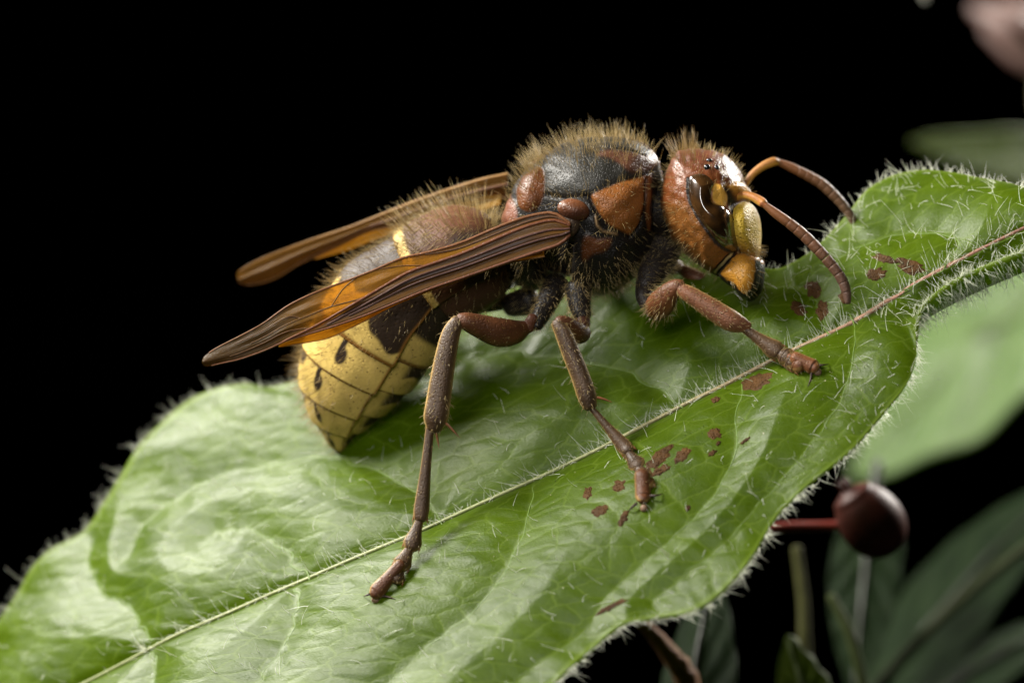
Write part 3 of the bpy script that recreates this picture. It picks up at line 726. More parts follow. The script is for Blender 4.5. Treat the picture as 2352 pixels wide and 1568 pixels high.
if vnormals(Ve, Fe)[NE * NW // 2][1] > 0: Fe = flip(Fe)
hk('compound_eye', Ve, Fe, M_eye, head); hk('compound_eye', mirror_h(Ve), flip(Fe), M_eye, head)
# ocelli
def head_pt(px, py): return P3(px, py, hit_y(hbvh, px, py, HY))
for (a, b, r) in R1((642,430,27), (718,433,22)):
    V, F = blob(a, b, hit_y(hbvh, a, b, HY) , r * .29, r * .27, 6, 0, 14, 20); hk('ocellus', V, F, M_ocel, head)
(a, b), = R1((660, 376)); V, F = blob(a, b, hit_y(hbvh, a, b, HY), 7, 5, 5, 0, 14, 20); hk('ocellus', V, F, M_ocel, head)
# clypeus
CLY = R1((850,760),(900,712),(970,705),(1018,745),(1046,820),(1056,920),(1052,1020),(1048,1090),(1015,1150),(965,1140),(900,1110),(850,1040),(830,940),(835,840))
V, F, px, py = inflate(CLY, R1((950, 930))[0], 98, p=2.2, q=2.0)
c = np.tile(np.array([.46, .31, .035]), (len(V), 1)); c = blend(c, (.40, .22, .03), sstep(R1((0, 950))[0][1], R1((0, 1130))[0][1], py))
M_cly = cuticle('hornet_clypeus', rough=.42, pit=7, bump=1.3, mottle=.3, spec=.25)
clyp = hk('clypeus', V, F, M_cly, head, colr=c)
furry(clyp, V, F, 170, lambda p, n: (proj(p)[1] > R1((0, 1040))[0][1]) * 1.0, (10, 24), .65, M_fur, 'clypeus_fur', lean=np.array([.6, -.2, -.35]), spread=.3)
# mandibles
MAN = R1((738,1275),(805,1195),(880,1130),(950,1125),(1010,1150),(1052,1165),(1058,1270),(1036,1390),(995,1445),(955,1475),(920,1470),(885,1438),(850,1398),(795,1362),(745,1318))
MAN = [(a + 6, b - 2) for a, b in MAN]
V, F, px, py = inflate(MAN, R1((930, 1285))[0], 42, p=2.8, q=1.9, off=28)
d = sdist(px, py, smoothpoly(MAN)); edge_m = (1 - sstep(6, 11, d + 1.2 * wob(px, py, 18, 2))) * (np.array(py) > R1((0, 1180))[0][1])
c = np.tile(np.array([.42, .20, .022]), (len(V), 1)); c = blend(c, (.24, .09, .015), sstep(40, 0, d) * .6); c = blend(c, BLACK, edge_m)
for VV, FF in ((V, F), (mirror_h(V), flip(F))):
    mo = hk('mandible', VV, FF, M_head, head, colr=c)
furry(head, V, F, 45, lambda p, n: (n[:, 1] < -.4) * 1.0, (12, 24), .6, M_fur, 'mandible_hair', lean=np.array([.5, 0, -.6]), spread=.2)
furry(head, HV, HF, 170, lambda p, n: (n[:, 2] > .55) * (proj(p)[0] < R1((560, 0))[0][0]) * (n[:, 1] < .6), (26, 60), .5, M_furd, 'crown_fur', lean=np.array([0, 0, .9]), spread=.12, curl=.15)
furry(head, HV, HF, 260, lambda p, n: (n[:, 2] > .2) * (proj(p)[0] > R1((520, 0))[0][0]), (9, 26), .6, M_fur, 'brow_fur', lean=np.array([.1, 0, .5]), spread=.2)
furry(head, HV, HF, 480, lambda p, n: (n[:, 0] < -.25) * 1.0, (9, 24), .6, M_fur, 'cheek_fur', lean=np.array([-.2, 0, -.3]), spread=.3)
Vn, Fn = tube([P3(*R2((1380, 740))[0], -20), P3(*R2((1450, 760))[0], -30), P3(*R2((1560, 780))[0], -42)], [70, 58, 60], n=26)
hk('neck', Vn, Fn, M_body, thorax, colr=BLACK * .7)

# antennae ---------------------------------------------------------
def antenna(scape, flag, y0, y1, y2, c_sc, tint):
    e = empty('antenna', hornet)
    s = np.array(R1(*scape)); y = np.linspace(y0, y1, len(s)); q = P3(s[:, 0], s[:, 1], y)
    V, F = tube(q, s[:, 2] * .293, n=20, m=40); X, Y = proj(V)
    hk('scape', V, F, M_ant, e, colr=blend(np.tile(np.array(c_sc), (len(V), 1)), (.36, .18, .03), sstep(-6, 10, (V[:, 2] < np.interp(X, q[:, 0] + CX, q[:, 2])) * 10)))
    f = np.array(R1(*flag)); y = np.linspace(y1, y2, len(f)); q = resample(np.hstack([P3(f[:, 0], f[:, 1], y), f[:, 2:3] * .293]), 241)
    V, F = tube(q[0:9, :3], q[0:9, 3] * .95, n=16, raw=True); hk('pedicel', V, F, M_ant, e, colr=np.array(c_sc) * .8)
    cuts = np.r_[6, 58, np.linspace(58, 240, 11)[1:]].astype(int)
    for i in range(len(cuts) - 1):
        a, b = cuts[i], cuts[i + 1]; k = q[a:b + 1:2] if b < 240 else q[a:241:2]
        u = np.linspace(0, 1, len(k)); r = k[:, 3] * (1 - .055 * (2 * u - 1)**4)
        V, F = tube(k[:, :3], r, n=18, raw=True, round_ends=(i == len(cuts) - 2))
        t = i / 10; cc = np.array([.12, .048, .018]) * (1 - t) + np.array(tint) * t
        hk('antenna_segment', V, F, M_ant, e, colr=cc * (1 if i else 1.2))
antenna([(862,690,26),(885,662,28),(930,648,30),(1000,662,33),(1060,695,37),(1085,712,34)],
        [(1075,712,30),(1110,735,28),(1180,790,36),(1290,870,41),(1400,960,44),(1500,1060,45),(1600,1170,43),(1690,1290,41),(1735,1400,37),(1748,1490,24)], -105, -175, -185, (.26, .085, .025), (.075, .042, .03))
antenna([(945,560,26),(1005,480,28),(1085,420,33),(1160,388,36),(1190,388,30)],
        [(1180,386,28),(1220,396,28),(1300,430,36),(1420,490,41),(1540,560,43),(1640,650,42),(1720,740,38),(1780,830,33),(1787,878,22)], 10, 30, 60, (.20, .075, .024), (.10, .06, .035))

# wings ------------------------------------------------------------
def wingmat():
    m, nt, out = newmat('hornet_wing'); N = NT(nt); co = N.coords()
    c = N.n('Attribute', attribute_name='Col').outputs['Color']; op = N.n('Attribute', attribute_name='opac').outputs['Fac']
    wu = N.n('Attribute', attribute_name='wuv').outputs['Vector']
    st = N.n('Mapping', i_Vector=wu); st.inputs['Scale'].default_value = (1/60, 1/3.5, 1)
    nz = N.n('TexNoise', i_Vector=st.outputs[0], i_Scale=1.0, i_Detail=4.0).outputs['Fac']
    n2 = N.n('TexNoise', i_Vector=co, i_Scale=1/4, i_Detail=2.0).outputs['Fac']
    cc = N.n('VectorMath', operation='SCALE', i_0=c, i_Scale=N.math('ADD', N.math('MULTIPLY', nz, .8), .6)).outputs[0]
    h = N.math('ADD', N.math('MULTIPLY', nz, 1.0), N.math('MULTIPLY', n2, .35))
    bp = N.n('Bump', i_Strength=.4, i_Distance=2.2 * S, i_Height=h).outputs[0]
    b = N.n('BsdfPrincipled', i_Base_Color=cc, i_Roughness=.25, i_Specular_IOR_Level=.1, i_Normal=bp)
    t = N.n('BsdfTranslucent', i_Color=cc)
    x = N.n('MixShader', i_0=.35, i_1=b.outputs[0], i_2=t.outputs[0])
    tr = N.n('BsdfTransparent', i_Color=(.80, .56, .20, 1))
    y = N.n('MixShader', i_0=op, i_1=tr.outputs[0], i_2=x.outputs[0]); N.link(y.outputs[0], out.inputs[0]); return m
M_wing = wingmat()
M_vein = cuticle('wing_vein', rough=.35, mottle=.35, pit=6, bump=.3, spec=.12)
def wing(name, up_e, lo_e, ydep, pleat, colf, NWn=150, NC=60, twist=0.0):
    U, Lo = resample(np.array(up_e, float), NWn), resample(np.array(lo_e, float), NWn)
    w = np.linspace(0, 1, NC)[None]; t = np.linspace(0, 1, NWn)[:, None]
    X = U[:, :1] * (1 - w) + Lo[:, :1] * w; Y = U[:, 1:2] * (1 - w) + Lo[:, 1:2] * w
    wid = np.linalg.norm(U - Lo, axis=1)[:, None]
    yy = ydep(t) + twist * (w - .5) * wid + pleat(t, w)
    P = P3(X, Y, yy); n = np.cross(np.gradient(P, axis=0), np.gradient(P, axis=1)); n = nrm(n); n = np.where(n[..., 1:2] > 0, -n, n)
    c, o = colf(t + 0 * w, w + 0 * t)
    V, F = sheet(P, n, 1.6)
    wuv = np.stack([np.repeat(arclen(U)[:, None], NC, 1), w * 90 + 0 * t, 0 * X], -1).reshape(-1, 3)
    cc = c.reshape(-1, 3); ob = hk(name, V, [F], M_wing, colr=np.vstack([cc, cc]), attrs={'opac': np.tile(o.ravel(), 2), 'wuv': np.tile(wuv, (2, 1))})
    return ob, P, n
def wvein(parent, P, n, path, r0, r1, colr):
    """path: list of (t,w)"""
    q = resample(np.array(path, float), 50); nu, nv = P.shape[:2]
    i = np.clip(q[:, 0] * (nu - 1), 0, nu - 1.001); j = np.clip(q[:, 1] * (nv - 1), 0, nv - 1.001); i0, j0 = i.astype(int), j.astype(int); fi, fj = (i - i0)[:, None], (j - j0)[:, None]
    A = P[i0, j0] * (1 - fi) * (1 - fj) + P[i0 + 1, j0] * fi * (1 - fj) + P[i0, j0 + 1] * (1 - fi) * fj + P[i0 + 1, j0 + 1] * fi * fj
    A = A + n[i0, j0] * .6
    V, F = tube(A, np.linspace(r0, r1, 50), n=8, raw=True); hk('wing_vein', V, F, M_vein, parent, colr=np.array(colr))
def tri(x): return 2 * np.abs(x - np.floor(x + .5))
FU = [(1308,512),(1272,488),(1232,491),(1188,503),(1130,526),(1060,556),(990,577),(924,592),(860,619),(790,646),(719,673),(660,702),(606,741),(559,767),(504,795),(470,817),(464,830)]
FL = [(1308,540),(1284,562),(1232,580),(1159,605),(1070,636),(987,664),(899,700),(830,728),(760,752),(700,770),(653,785),(606,806),(548,826),(510,834),(485,840),(470,841),(464,833)]
def near_col(t, w):
    fold = .36 + .62 * sstep(.42, .76, t); band = sstep(-.04, .04, w - fold) * (1 - sstep(.74, .80, t))
    band = np.maximum(band, sstep(.34, .18, t))
    c = np.zeros(t.shape + (3,)); amber = np.array([.26, .135, .02]); dusk = np.array([.055, .032, .010]); brn = np.array([.085, .040, .010])
    k = sstep(.55, .85, t)[..., None]; c[:] = amber * (1 - k) + dusk * k
    c = c * (1 - band[..., None]) + brn * band[..., None]
    dk = np.exp(-((w - (.60 + .25 * sstep(.4, .7, t))) / .05)**2) * sstep(.04, .15, t) * (1 - sstep(.62, .7, t)); c = c * (1 - .8 * dk[..., None]) + np.array([.02, .022, .03]) * .8 * dk[..., None]
    lt = np.exp(-((w - .47) / .05)**2) * sstep(.0, .1, t) * (1 - sstep(.4, .55, t)); c = c * (1 - .6 * lt[..., None]) + np.array([.20, .11, .04]) * .6 * lt[..., None]  # lt: lengthwise highlight streak painted into the wing colour
    o = .34 + .26 * k[..., 0] + (.97 - .34 - .26 * k[..., 0]) * band; return c, np.clip(o, 0, 1)
pl = lambda t, w: -4.5 * (1 - tri(w * 3.2)) * (1 - sstep(.75, 1, t)) - 8 * np.sin(w * 3.1) + 3 * np.sin(t * 34 + w * 5) * sstep(.3, .5, t) * (1 - w)
nw, Pn, nn_ = wing('forewing', FU, FL, lambda t: -188 + 8 * np.sin(t * 3.1) + 35 * t, pl, near_col, twist=-.25)
for path, r0, r1, cc in (([(0,.03),(.3,.015),(.6,.01),(.97,.02)], 4, 1.4, (.11,.045,.018)), ([(0,.98),(.3,.985),(.6,.99),(.97,.98)], 4, 1.6, (.09,.035,.018)),
    ([(0,.22),(.2,.30),(.4,.37),(.58,.62),(.7,.86),(.78,.98)], 4.5, 2.6, (.09,.032,.014)), ([(0,.5),(.2,.52),(.4,.56),(.55,.72),(.66,.9)], 3.5, 2.0, (.055,.025,.018)),
    ([(0,.7),(.2,.70),(.42,.72),(.6,.86)], 3.2, 1.8, (.05,.025,.02)), ([(.02,.12),(.18,.17),(.3,.14),(.38,.05)], 3, 1.8, (.06,.03,.015)), ([(.38,.36),(.44,.2),(.5,.04)], 1.8, 1.4, (.08,.035,.01)),
    ([(.55,.58),(.64,.5),(.72,.52),(.86,.5)], 1.8, 1.0, (.07,.035,.012)), ([(.56,.02),(.6,.18),(.64,.5)], 1.6, 1.2, (.07,.035,.012)), ([(.7,.86),(.78,.7),(.92,.72)], 1.7, .9, (.07,.035,.015)), ([(.72,.52),(.76,.3),(.9,.25)], 1.6, .9, (.07,.035,.015))):
    wvein(nw, Pn, nn_, path, r0, r1, cc)
hind_col = lambda t, w: (np.zeros(t.shape + (3,)) + np.array([.46, .26, .03]), np.full(t.shape, .5))
hw, Ph, nh_ = wing('hindwing', [(1250,560),(1150,590),(1050,620),(950,662),(850,700),(760,735),(690,765),(640,790)], [(1250,590),(1159,607),(1070,640),(987,668),(899,706),(841,736),(797,758),(753,778),(694,789),(640,796)], lambda t: -172 + 45 * t, lambda t, w: 4 * np.sin(w * 6 + t * 9), hind_col, 90, 24)
wvein(hw, Ph, nh_, [(0,.95),(.3,.97),(.7,.97),(.98,.95)], 2, 1, (.2, .1, .03))
GU = [(1165,398),(1100,412),(1012,440),(939,466),(870,494),(807,519),(719,548),(632,580),(580,603),(548,624),(546,640)]
GL = [(1165,455),(1086,472),(1000,492),(910,518),(848,532),(778,566),(690,607),(640,637),(600,652),(565,655),(549,648)]
def far_col(t, w):
    c = np.zeros(t.shape + (3,)) + np.array([.12, .065, .018]); k = (w > .5)[..., None]; c = np.where(k, np.array([.075, .038, .015]), c)
    lt = np.exp(-((w - .12) / .1)**2)[..., None]; c = c * (1 - lt * .6) + np.array([.20, .14, .06]) * lt * .6
    return c, np.full(t.shape, .72) - .12 * t
fw, Pf, nf_ = wing('forewing', GU, GL, lambda t: 105 + 190 * t, lambda t, w: 8 * np.sin(w * 9), far_col, 110, 36, twist=.4)
for path, r0, r1, cc in (([(0,.03),(.5,.02),(.97,.03)], 4, 1.5, (.2,.11,.04)), ([(0,.97),(.5,.97),(.97,.96)], 4, 1.5, (.1,.05,.02)), ([(0,.45),(.3,.5),(.6,.7),(.8,.95)], 3.5, 2, (.07,.03,.015))): wvein(fw, Pf, nf_, path, r0, r1, cc)
hf_, Phf, nhf = wing('hindwing', [(1150,440),(1060,470),(960,496),(870,522),(780,562),(720,590)], [(1150,470),(1060,500),(960,520),(880,545),(800,575),(725,596)], lambda t: 118 + 140 * t, lambda t, w: 4 * np.sin(w * 6), hind_col, 60, 16)

# legs -------------------------------------------------------------
LB = np.array([.046, .025, .011]); LR = np.array([.12, .042, .014])
def seg3(z, pts, ys):
    a = np.array(z(*pts), float); return P3(a[:, 0], a[:, 1], np.asarray(ys, float)), a[:, 2] * (z((1, 0))[0][0] - z((0, 0))[0][0])
def legpart(parent, name, P, R, colr, flat=.8, edgec=(.34, .22, .07), fur=0, furlen=(6, 16), m=None, n=22, lean=None):
    V, F = tube(P, R, n=n, m=m, flat=flat); c = np.tile(np.array(colr, float), (len(V), 1))
    if name in ('tibia', 'tarsus_segment'):
        k = (len(V) - 2) // n; a_ = np.abs(np.cos(np.linspace(0, 2 * np.pi, n, endpoint=False))); w_ = np.r_[np.tile(sstep(.80, .97, a_), k), 0, 0] * (.8 if name == 'tibia' else .45)
        c = blend(c, edgec, w_)
    o = hk(name, V, F, M_body if name in ('coxa', 'trochanter') else M_leg, parent, colr=c)
    if fur:
        ax = nrm(P[-1] - P[0])
        furry(parent, V, F, fur, None, furlen, .55, M_fur, name + '_fur', lean=ax * 1.0 if lean is None else lean, spread=.3, curl=.2)
    return o
def claw(parent, p0, p1, p2, r=3.2):
    V, F = tube([p0, p1, p2], [r, r * .7, .4], n=8, m=14); hk('claw', V, F, M_leg, parent, colr=(.03, .016, .01))
def tarsus(parent, z, segs, ys, cols):
    """segs: list of (x0,y0,r0,x1,y1,r1) in zoom units; each segment flares to its end"""
    for i, (x0, y0, r0, x1, y1, r1) in enumerate(segs):
        k = 1.0 if i == 4 else .72; x0, y0 = x0 - (x1 - x0) * .06, y0 - (y1 - y0) * .06
        P, R = seg3(z, [(x0, y0, r0 * k), ((x0+x1)/2, (y0+y1)/2, (r0*k+r1)/2), ((x0+9*x1)/10, (y0+9*y1)/10, r1*1.04), (x1, y1, r1 * (.95 if i < 4 else .8))], np.linspace(ys[i], ys[i+1], 4))
        R[2:] *= 1.15 if i < 4 else 1.0; R[0] = max(R[0], 2); ax = nrm(P[-1] - P[0])
        legpart(parent, 'tarsus_segment', P, R, cols[i], flat=.8, fur=55 if i < 4 else 25, furlen=(4, 11), m=16, n=18)
        if i < 4:
            sd = nrm(np.cross(ax, [0, 1, 0]))
            for q in (-1, 1):
                a = P[-1] + sd * R[-1] * .85 * q; V, F = tube([a - ax * 5, a + ax * 4 + sd * q * 2, a + ax * 13 + sd * q * 3], [2.4, 1.8, .4], n=6, m=8)
                hk('tarsus_spine', V, F, M_leg, parent, colr=(.16, .06, .015))
def spine(parent, z, a, b, y, r=3.5, c=(.16, .06, .02)):
    P, R = seg3(z, [(*a, 1), ((a[0]+b[0])/2, (a[1]+b[1])/2 - 2, 1), (*b, 1)], [y, y, y]); V, F = tube(P, [r, r*.7, .5], n=8, m=14)
    X = np.linspace(0, 1, len(V)); hk('spur', V, F, M_leg, parent, colr=c)
def feet(parent, px, py, claws, yb):
    """soft pad and two claws pressed on the leaf"""
    lp = leaf_pt(px, py, 3); V, F = blob(px, py, lp[1] - 2, 9, 9, 8, 20, 14, 18); hk('foot_pad', V, F, M_leg, parent, colr=(.16, .10, .06))
    for (ax_, ay_, bx, by_, cx_, cy_) in claws:
        claw(parent, P3(ax_, ay_, yb), P3(bx, by_, yb - 4), leaf_pt(cx_, cy_, 1.0))
# near hind leg
e = empty('leg', hornet); fy = leaf_hit(878, 1362)[0] - 14
P, R = seg3(R5, [(960,40,62),(925,110,52),(885,190,42),(868,235,28)], [-20, -50, -80, -95]); legpart(e, 'coxa', P, R, BLACK * .6, fur=420, furlen=(8, 20))
P, R = seg3(R5, [(850,200,26),(825,245,30)], [-95, -102]); legpart(e, 'trochanter', P, R, DKBROWN * .8)
P, R = seg3(R5, [(815,245,34),(760,265,58),(690,266,66),(610,240,56),(540,215,42),(515,210,34)], [-100, -125, -150, -172, -190, -192]); legpart(e, 'femur', P, R, LR * .55, fur=160, furlen=(5, 14))
P, R = seg3(R5, [(500,215,32),(470,270,42),(448,360,48),(428,470,52),(410,590,56),(398,665,56),(392,705,40)], [-194, -198, -202, -206, -210, -212, -212]); legpart(e, 'tibia', P, R, LB, fur=220, furlen=(6, 20))
hs = [(372,705,26,328,1125,30), (328,1120,22,287,1255,36), (288,1245,22,240,1345,36), (242,1335,20,215,1410,32), (228,1350,26,115,1480,36)]
tarsus(e, R5, hs, np.linspace(-212, fy, 6), [LB, LB, LB, LB * .9, LR * .5])
spine(e, R5, (448,690), (510,756), -222); spine(e, R5, (398,720), (415,806), -216)
a = R5((105,1475),(80,1485),(64,1492),(150,1490),(180,1494),(212,1506),(118,1506)); feet(e, *a[6], [(*a[0], *a[1], *a[2]), (*a[3], *a[4], *a[5])], fy)
# near middle leg
e = empty('leg', hornet); fy = leaf_hit(1476, 1150)[0] - 14
P, R = seg3(R5, [(1062,60,62),(1066,130,52),(1080,190,40)], [-60, -75, -95]); legpart(e, 'coxa', P, R, BLACK * .6, fur=420, furlen=(8, 22))
P, R = seg3(R5, [(1080,190,34),(1082,230,34)], [-95, -105]); legpart(e, 'trochanter', P, R, DKBROWN * .7)
P, R = seg3(R5, [(1075,255,40),(1070,270,48),(1040,262,50),(1000,232,42),(972,222,34)], [-105, -130, -155, -180, -190]); legpart(e, 'femur', P, R, LR * .5, fur=160, furlen=(8, 26))
P, R = seg3(R5, [(965,225,30),(990,270,38),(1030,370,42),(1070,470,43),(1100,560,44),(1113,605,34)], [-192, -196, -200, -204, -206, -206]); legpart(e, 'tibia', P, R, LB, fur=190, furlen=(6, 18))
ms = [(1128,625,17,1290,815,30), (1285,815,24,1338,888,38), (1330,880,26,1368,942,42), (1355,915,26,1372,975,40), (1358,935,36,1362,1040,34)]
tarsus(e, R5, ms, np.linspace(-206, fy, 6), [LB, LB, LB, LR * .6, LR * .55])
spine(e, R5, (1150,568), (1216,590), -212)
a = R5((1395,1025),(1425,1022),(1455,1016),(1330,1060),(1308,1080),(1292,1100),(1366,1082)); feet(e, *a[6], [(*a[0], *a[1], *a[2]), (*a[3], *a[4], *a[5])], fy)
# near fore leg
e = empty('leg', hornet); fy = leaf_hit(1880, 845)[0] - 14
P, R = seg3(R6, [(420,-60,190),(370,80,175),(290,220,150),(215,360,110)], [-10, -35, -70, -90]); legpart(e, 'coxa', P, R, BLACK * 1.3, fur=620, furlen=(10, 26), lean=np.array([.5, -.1, -.4]))
P, R = seg3(R6, [(200,380,90),(195,480,85),(215,560,70)], [-85, -100, -108]); legpart(e, 'trochanter', P, R, BLACK * 1.5)
P, R = seg3(R6, [(290,640,95),(330,610,135),(390,540,140),(470,440,110),(550,380,80),(585,370,62)], [-115, -140, -165, -185, -196, -198]); legpart(e, 'femur', P, R, LR * .9, fur=200, furlen=(8, 30), lean=np.array([-.5, 0, -.6]))
P, R = seg3(R6, [(575,400,62),(650,450,84),(800,545,100),(960,650,112),(1110,740,112),(1220,780,84),(1275,800,60)], [-200, -203, -206, -208, -210, -210, -210]); legpart(e, 'tibia', P, R, LR * 1.05 + .01, fur=200, furlen=(5, 13))
fs = [(1255,825,58,1590,1060,86), (1560,1040,60,1690,1120,84), (1655,1085,60,1765,1165,92), (1730,1120,60,1830,1195,90), (1790,1130,66,1985,1230,78)]
tarsus(e, R6, fs, np.linspace(-210, fy, 6), [LB * 1.2, LB, LB, LR * .8, LR])
a = R6((2010,1205),(2070,1200),(2132,1195),(1950,1285),(1940,1350),(1912,1425),(2015,1275)); feet(e, *a[6], [(*a[0], *a[1], *a[2]), (*a[3], *a[4], *a[5])], fy)
# far legs, on the other side of the body
def far_leg(hip, knee, ank, foot, c, r):
    e = empty('leg', hornet); ft = leaf_pt(*foot, 5); H, K, A = P3(*hip), P3(*knee), P3(*ank); M = A * .45 + ft * .55 + np.array([0, 0, 6])
    legpart(e, 'coxa', np.array([H, H * .8 + K * .2 + np.array([0, 0, -8])]), np.array([34, 28]), BLACK, fur=200)
    legpart(e, 'femur', np.array([H * .8 + K * .2, H * .4 + K * .6, K]), np.array([18, 26, 18]) * r, c * .6, fur=60)
    legpart(e, 'tibia', np.array([K, K * .5 + A * .5, A]), np.array([15, 22, 20]) * r, c, fur=120)
    legpart(e, 'tarsus_segment', np.array([A, (A + M) / 2, M]), np.array([12, 12, 14]) * r, c, fur=40)
    for k in range(4):
        a, b = M + (ft - M) * k / 4, M + (ft - M) * (k + 1.1) / 4; legpart(e, 'tarsus_segment', np.array([a, b]), np.array([10, 14]) * r, c * .9)
    claw(e, ft, ft + np.array([8, 0, -1]), leaf_pt(foot[0] + 14, foot[1] - 6, 1)); claw(e, ft, ft + np.array([2, 6, 2]), leaf_pt(foot[0] + 4, foot[1] + 12, 1))
far_leg((1215,690,60), (1010,700,170), (950,745,230), (850,800), LB, .95)
far_leg((1350,640,70), (1350,620,170), (1390,600,220), (1400,645), LB, .95)
far_leg((1520,600,40), (1560,615,100), (1648,664,80), (1712,640), LR, .8)

# ------------------------------------------------------------------ plants behind
def bgleaf(name, label, base, tip, side, mat, group=None, curl=0.0, fold=0.0, nu=60, nv=41, pw=.75, stem=None, wav=0.0, veins=6, ripple=4.0):
    """a leaf from base to tip (3-D points), half-width vector side; parts: blade, midrib, side veins"""
    base, tip, side = np.array(base, float), np.array(tip, float), np.array(side, float)
    t = np.linspace(.0, 1, nu)[:, None, None]; w = np.linspace(-1, 1, nv)[None, :, None]
    axis = tip - base; Ln = np.linalg.norm(axis); n = nrm(np.cross(axis, side)); n = n if n[1] < 0 else -n
    prof = np.sin(np.pi * np.clip(t, .012, .988) ** pw) ** .8
    G = base + axis * t + side * w * prof + n * (curl * Ln * (np.sin(np.pi * t) - .0) + fold * np.abs(w) * prof * np.linalg.norm(side)) + n * wav * np.sin(t * 17 + w * 2) * np.abs(w)
    G = G + n * ripple * np.cos((t - .25 * np.abs(w)) * 2 * np.pi * veins) * (1 - .3 * np.abs(w)) * prof
    Nn = nrm(np.cross(np.gradient(G, axis=0), np.gradient(G, axis=1))); Nn = np.where((Nn @ n)[..., None] < 0, -Nn, Nn)
    o = empty(name, None, label, 'leaf', group, at=base); off = base
    V, F = sheet(G, Nn, 12.0); uvv = np.stack([t * Ln + 0 * w, w * np.linalg.norm(side) + 0 * t, 0 * t + 0 * w], -1).reshape(-1, 3)
    bl = mk('blade', V - off, F, mat, o, attrs={'luv': np.tile(uvv, (2, 1)), 'vein': np.zeros(len(V))})
    mid = G[:, nv // 2] + Nn[:, nv // 2] * 3; V, F = tube(np.vstack([(base - axis * .12)[None], mid[2::6]]) if stem is None else np.vstack([np.array(stem), mid[2::6]]), np.r_[np.full(1 if stem is None else len(stem), 14.), np.linspace(13, 4, len(mid[2::6]))], n=8)
    mk('midrib', V - off, F, M_rib, o, colr=np.array([.10, .13, .05]) * (.1 if mat is M_shadeleaf else 1))  # midribs of the shaded leaves get the same painted-in shade
    return o
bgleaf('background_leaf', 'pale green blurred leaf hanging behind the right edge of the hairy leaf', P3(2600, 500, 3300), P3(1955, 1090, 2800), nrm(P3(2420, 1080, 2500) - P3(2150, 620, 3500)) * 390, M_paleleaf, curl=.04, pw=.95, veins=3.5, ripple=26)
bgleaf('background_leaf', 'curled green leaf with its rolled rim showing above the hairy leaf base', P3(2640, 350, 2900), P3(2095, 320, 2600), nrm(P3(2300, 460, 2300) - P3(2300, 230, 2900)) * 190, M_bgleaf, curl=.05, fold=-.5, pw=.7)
bgleaf('background_leaf', 'dark green leaf with a thin bright rim beside the brown twig', P3(1560, 1900, 500), P3(1640, 1290, 750), nrm(P3(1720, 1500, 500) - P3(1540, 1500, 620)) * 115, M_shadeleaf, curl=.03, fold=-.2)
bgleaf('background_leaf', 'broad dark leaf in shade right of the hanging berry', P3(1960, 1680, 1500), P3(2480, 1080, 1850), nrm(P3(2330, 1500, 1300) - P3(2060, 1200, 1850)) * 170, M_shadeleaf, curl=.05)
bgleaf('background_leaf', 'narrow dark leaf hanging just below the berry', P3(2010, 1120, 1450), P3(1960, 1600, 1200), nrm(P3(2100, 1300, 1300) - P3(1900, 1300, 1350)) * 95, M_shadeleaf, curl=.03)
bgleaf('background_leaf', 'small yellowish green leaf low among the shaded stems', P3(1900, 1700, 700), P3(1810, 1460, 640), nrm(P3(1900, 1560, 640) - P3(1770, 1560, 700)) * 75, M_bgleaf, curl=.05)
bgleaf('background_leaf', 'dull green leaf lying lowest in the shaded corner under the broad dark leaf', P3(1980, 1720, 1300), P3(2500, 1400, 1550), nrm(P3(2300, 1680, 1100) - P3(2180, 1450, 1450)) * 110, M_shadeleaf, curl=.04)
# berry on a red stalk
M_berry = cuticle('berry_skin', rough=.5, spec=.15, base=(.050, .014, .009), mottle=.5, pit=30, bump=.1)
berry = empty('berry', None, 'dark red oval berry on a thin red stalk below the hairy leaf', 'berry', at=P3(1998, 1190, 560)); boff = np.array(berry.location) / S
ax_b = nrm(np.array([.6, .15, -.8])); b0 = P3(1998, 1192, 560)
tq = np.linspace(-1, 1, 40); rr_ = np.sqrt(np.clip(1 - tq**2, 0, 1)) * 80 * (1 - .10 * tq * -1); rr_[:6] = np.linspace(3, rr_[6], 6)
V, F = tube(b0 + ax_b * (tq * 102)[:, None], rr_, n=40, raw=True, round_ends=False); mk('fruit', V - boff, F, M_berry, berry)
cal = []
for k in range(5):
    a = k * 1.2566; s1 = nrm(np.cross(ax_b, [0, 1, 0])); s2 = np.cross(ax_b, s1); d = s1 * math.cos(a) + s2 * math.sin(a); p = b0 - ax_b * 93
    cal.append(tube([p, p - ax_b * 14 + d * 12, p - ax_b * 30 + d * 14], [7, 6, 1], n=8))
V, F = merge(cal); mk('calyx', V - boff, F, M_berry, berry)
V, F = tube([P3(1700, 1225, 520), P3(1800, 1210, 540), P3(1880, 1208, 560), P3(1940, 1205, 560)], [13, 12, 12, 12], n=12); mk('stalk', V - boff, F, cuticle('red_stalk', base=(.22, .035, .025), mottle=.3), berry)
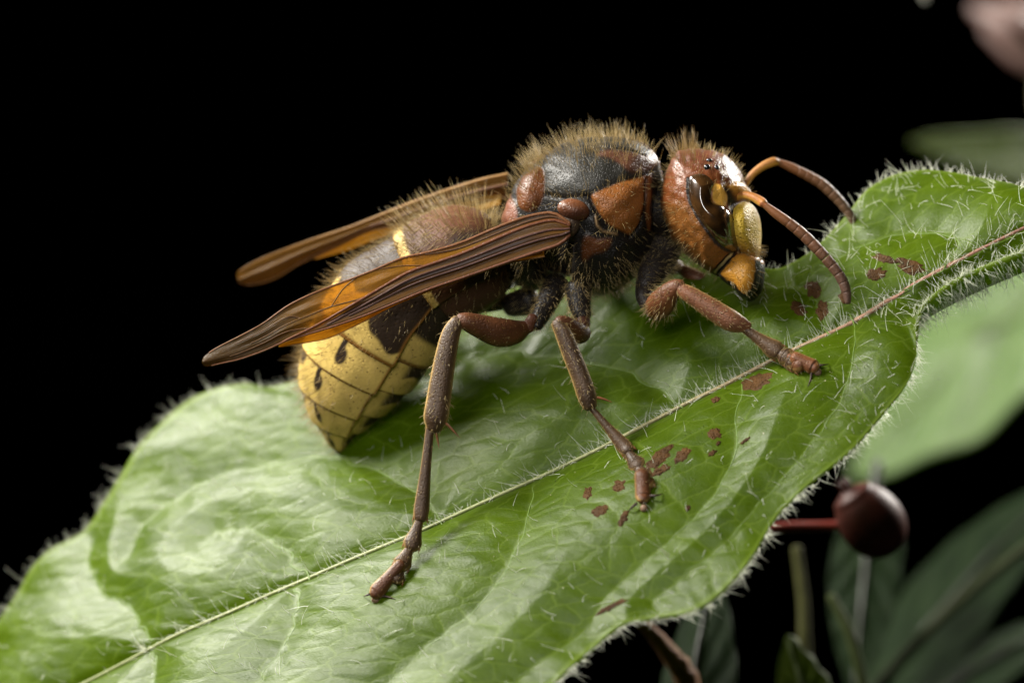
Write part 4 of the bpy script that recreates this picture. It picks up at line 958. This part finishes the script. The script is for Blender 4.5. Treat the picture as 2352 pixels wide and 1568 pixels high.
# twig, stems, bud
M_twig = cuticle('brown_twig', rough=.7, spec=.15, base=(.19, .09, .04), mottle=.6, pit=14, bump=1.0)
tw = np.array([P3(1440, 1390, 470), P3(1500, 1455, 480), P3(1545, 1510, 490), P3(1580, 1570, 500), P3(1600, 1700, 520)])
V, F = tube(tw, [14, 17, 24, 30, 26], n=16, m=50); V = V + nrm(V - V.mean(0)) * (3 * wob(V[:, 0], V[:, 2], 25, 8))[:, None]
tag(mk('twig', V, F, M_twig), 'rough brown twig poking out beneath the hairy leaf', 'twig')
for lab, pts, rad, cs in (('upright olive green stem standing between the twig and the berry', [(1830,1260,900),(1845,1380,880),(1850,1500,860),(1870,1700,860)], [13,15,17,18], (.035,.036,.01)),
                      ('slanting pale green stem in front of the narrow dark leaf', [(1910,1370,820),(1950,1450,800),(1980,1560,790),(2000,1700,790)], [12,14,14,14], (.03,.04,.012)),
                      ('long thin shaded stem crossing under the broad dark leaf', [(2480,1180,1380),(2300,1300,1360),(2120,1460,1330),(1960,1640,1300)], [16,16,16,16], (.02,.025,.01))):
    V, F = tube([P3(*p) for p in pts], rad, n=12, m=40); tag(mk('stem', V, F, cuticle('plant_stem', base=cs, mottle=.4, rough=.7, spec=.1)), lab, 'stem')
bd = empty('flower_bud', None, 'soft pinkish brown flower bud above the curled leaf', 'bud', at=P3(2420, 120, 3300)); off = np.array(bd.location) / S
M_bud = cuticle('pink_bud', rough=.5, base=(.10, .055, .045), mottle=.3, pit=60, bump=.2)
for k, (a, b) in enumerate((((2240,20),(2420,110)), ((2270,70),(2440,160)), ((2300,10),(2450,80)))):
    V, F = tube([P3(*a, 3300 + 40*k), P3((a[0]+b[0])/2, (a[1]+b[1])/2, 3250 + 40*k), P3(*b, 3300)], [22, 60, 50], n=18, m=24, flat=.6); mk('petal', V - off, F, M_bud, bd)
V, F = tube([P3(2420, 120, 3300), P3(2400, 240, 3200), P3(2450, 420, 3000)], [40, 30, 24], n=14); mk('bud_stem', V - off, F, cuticle('bud_stem', base=(.07, .06, .03)), bd)
V, F = tube([P3(2120, -60, 1500), P3(2124, -20, 1500), P3(2126, 4, 1500)], [30, 20, 6], n=14)
tag(mk('seed_tuft', V, F, cuticle('pale_tuft', base=(.3, .3, .25))), 'tiny pale tuft hanging in the dark left of the pink bud', 'tuft')
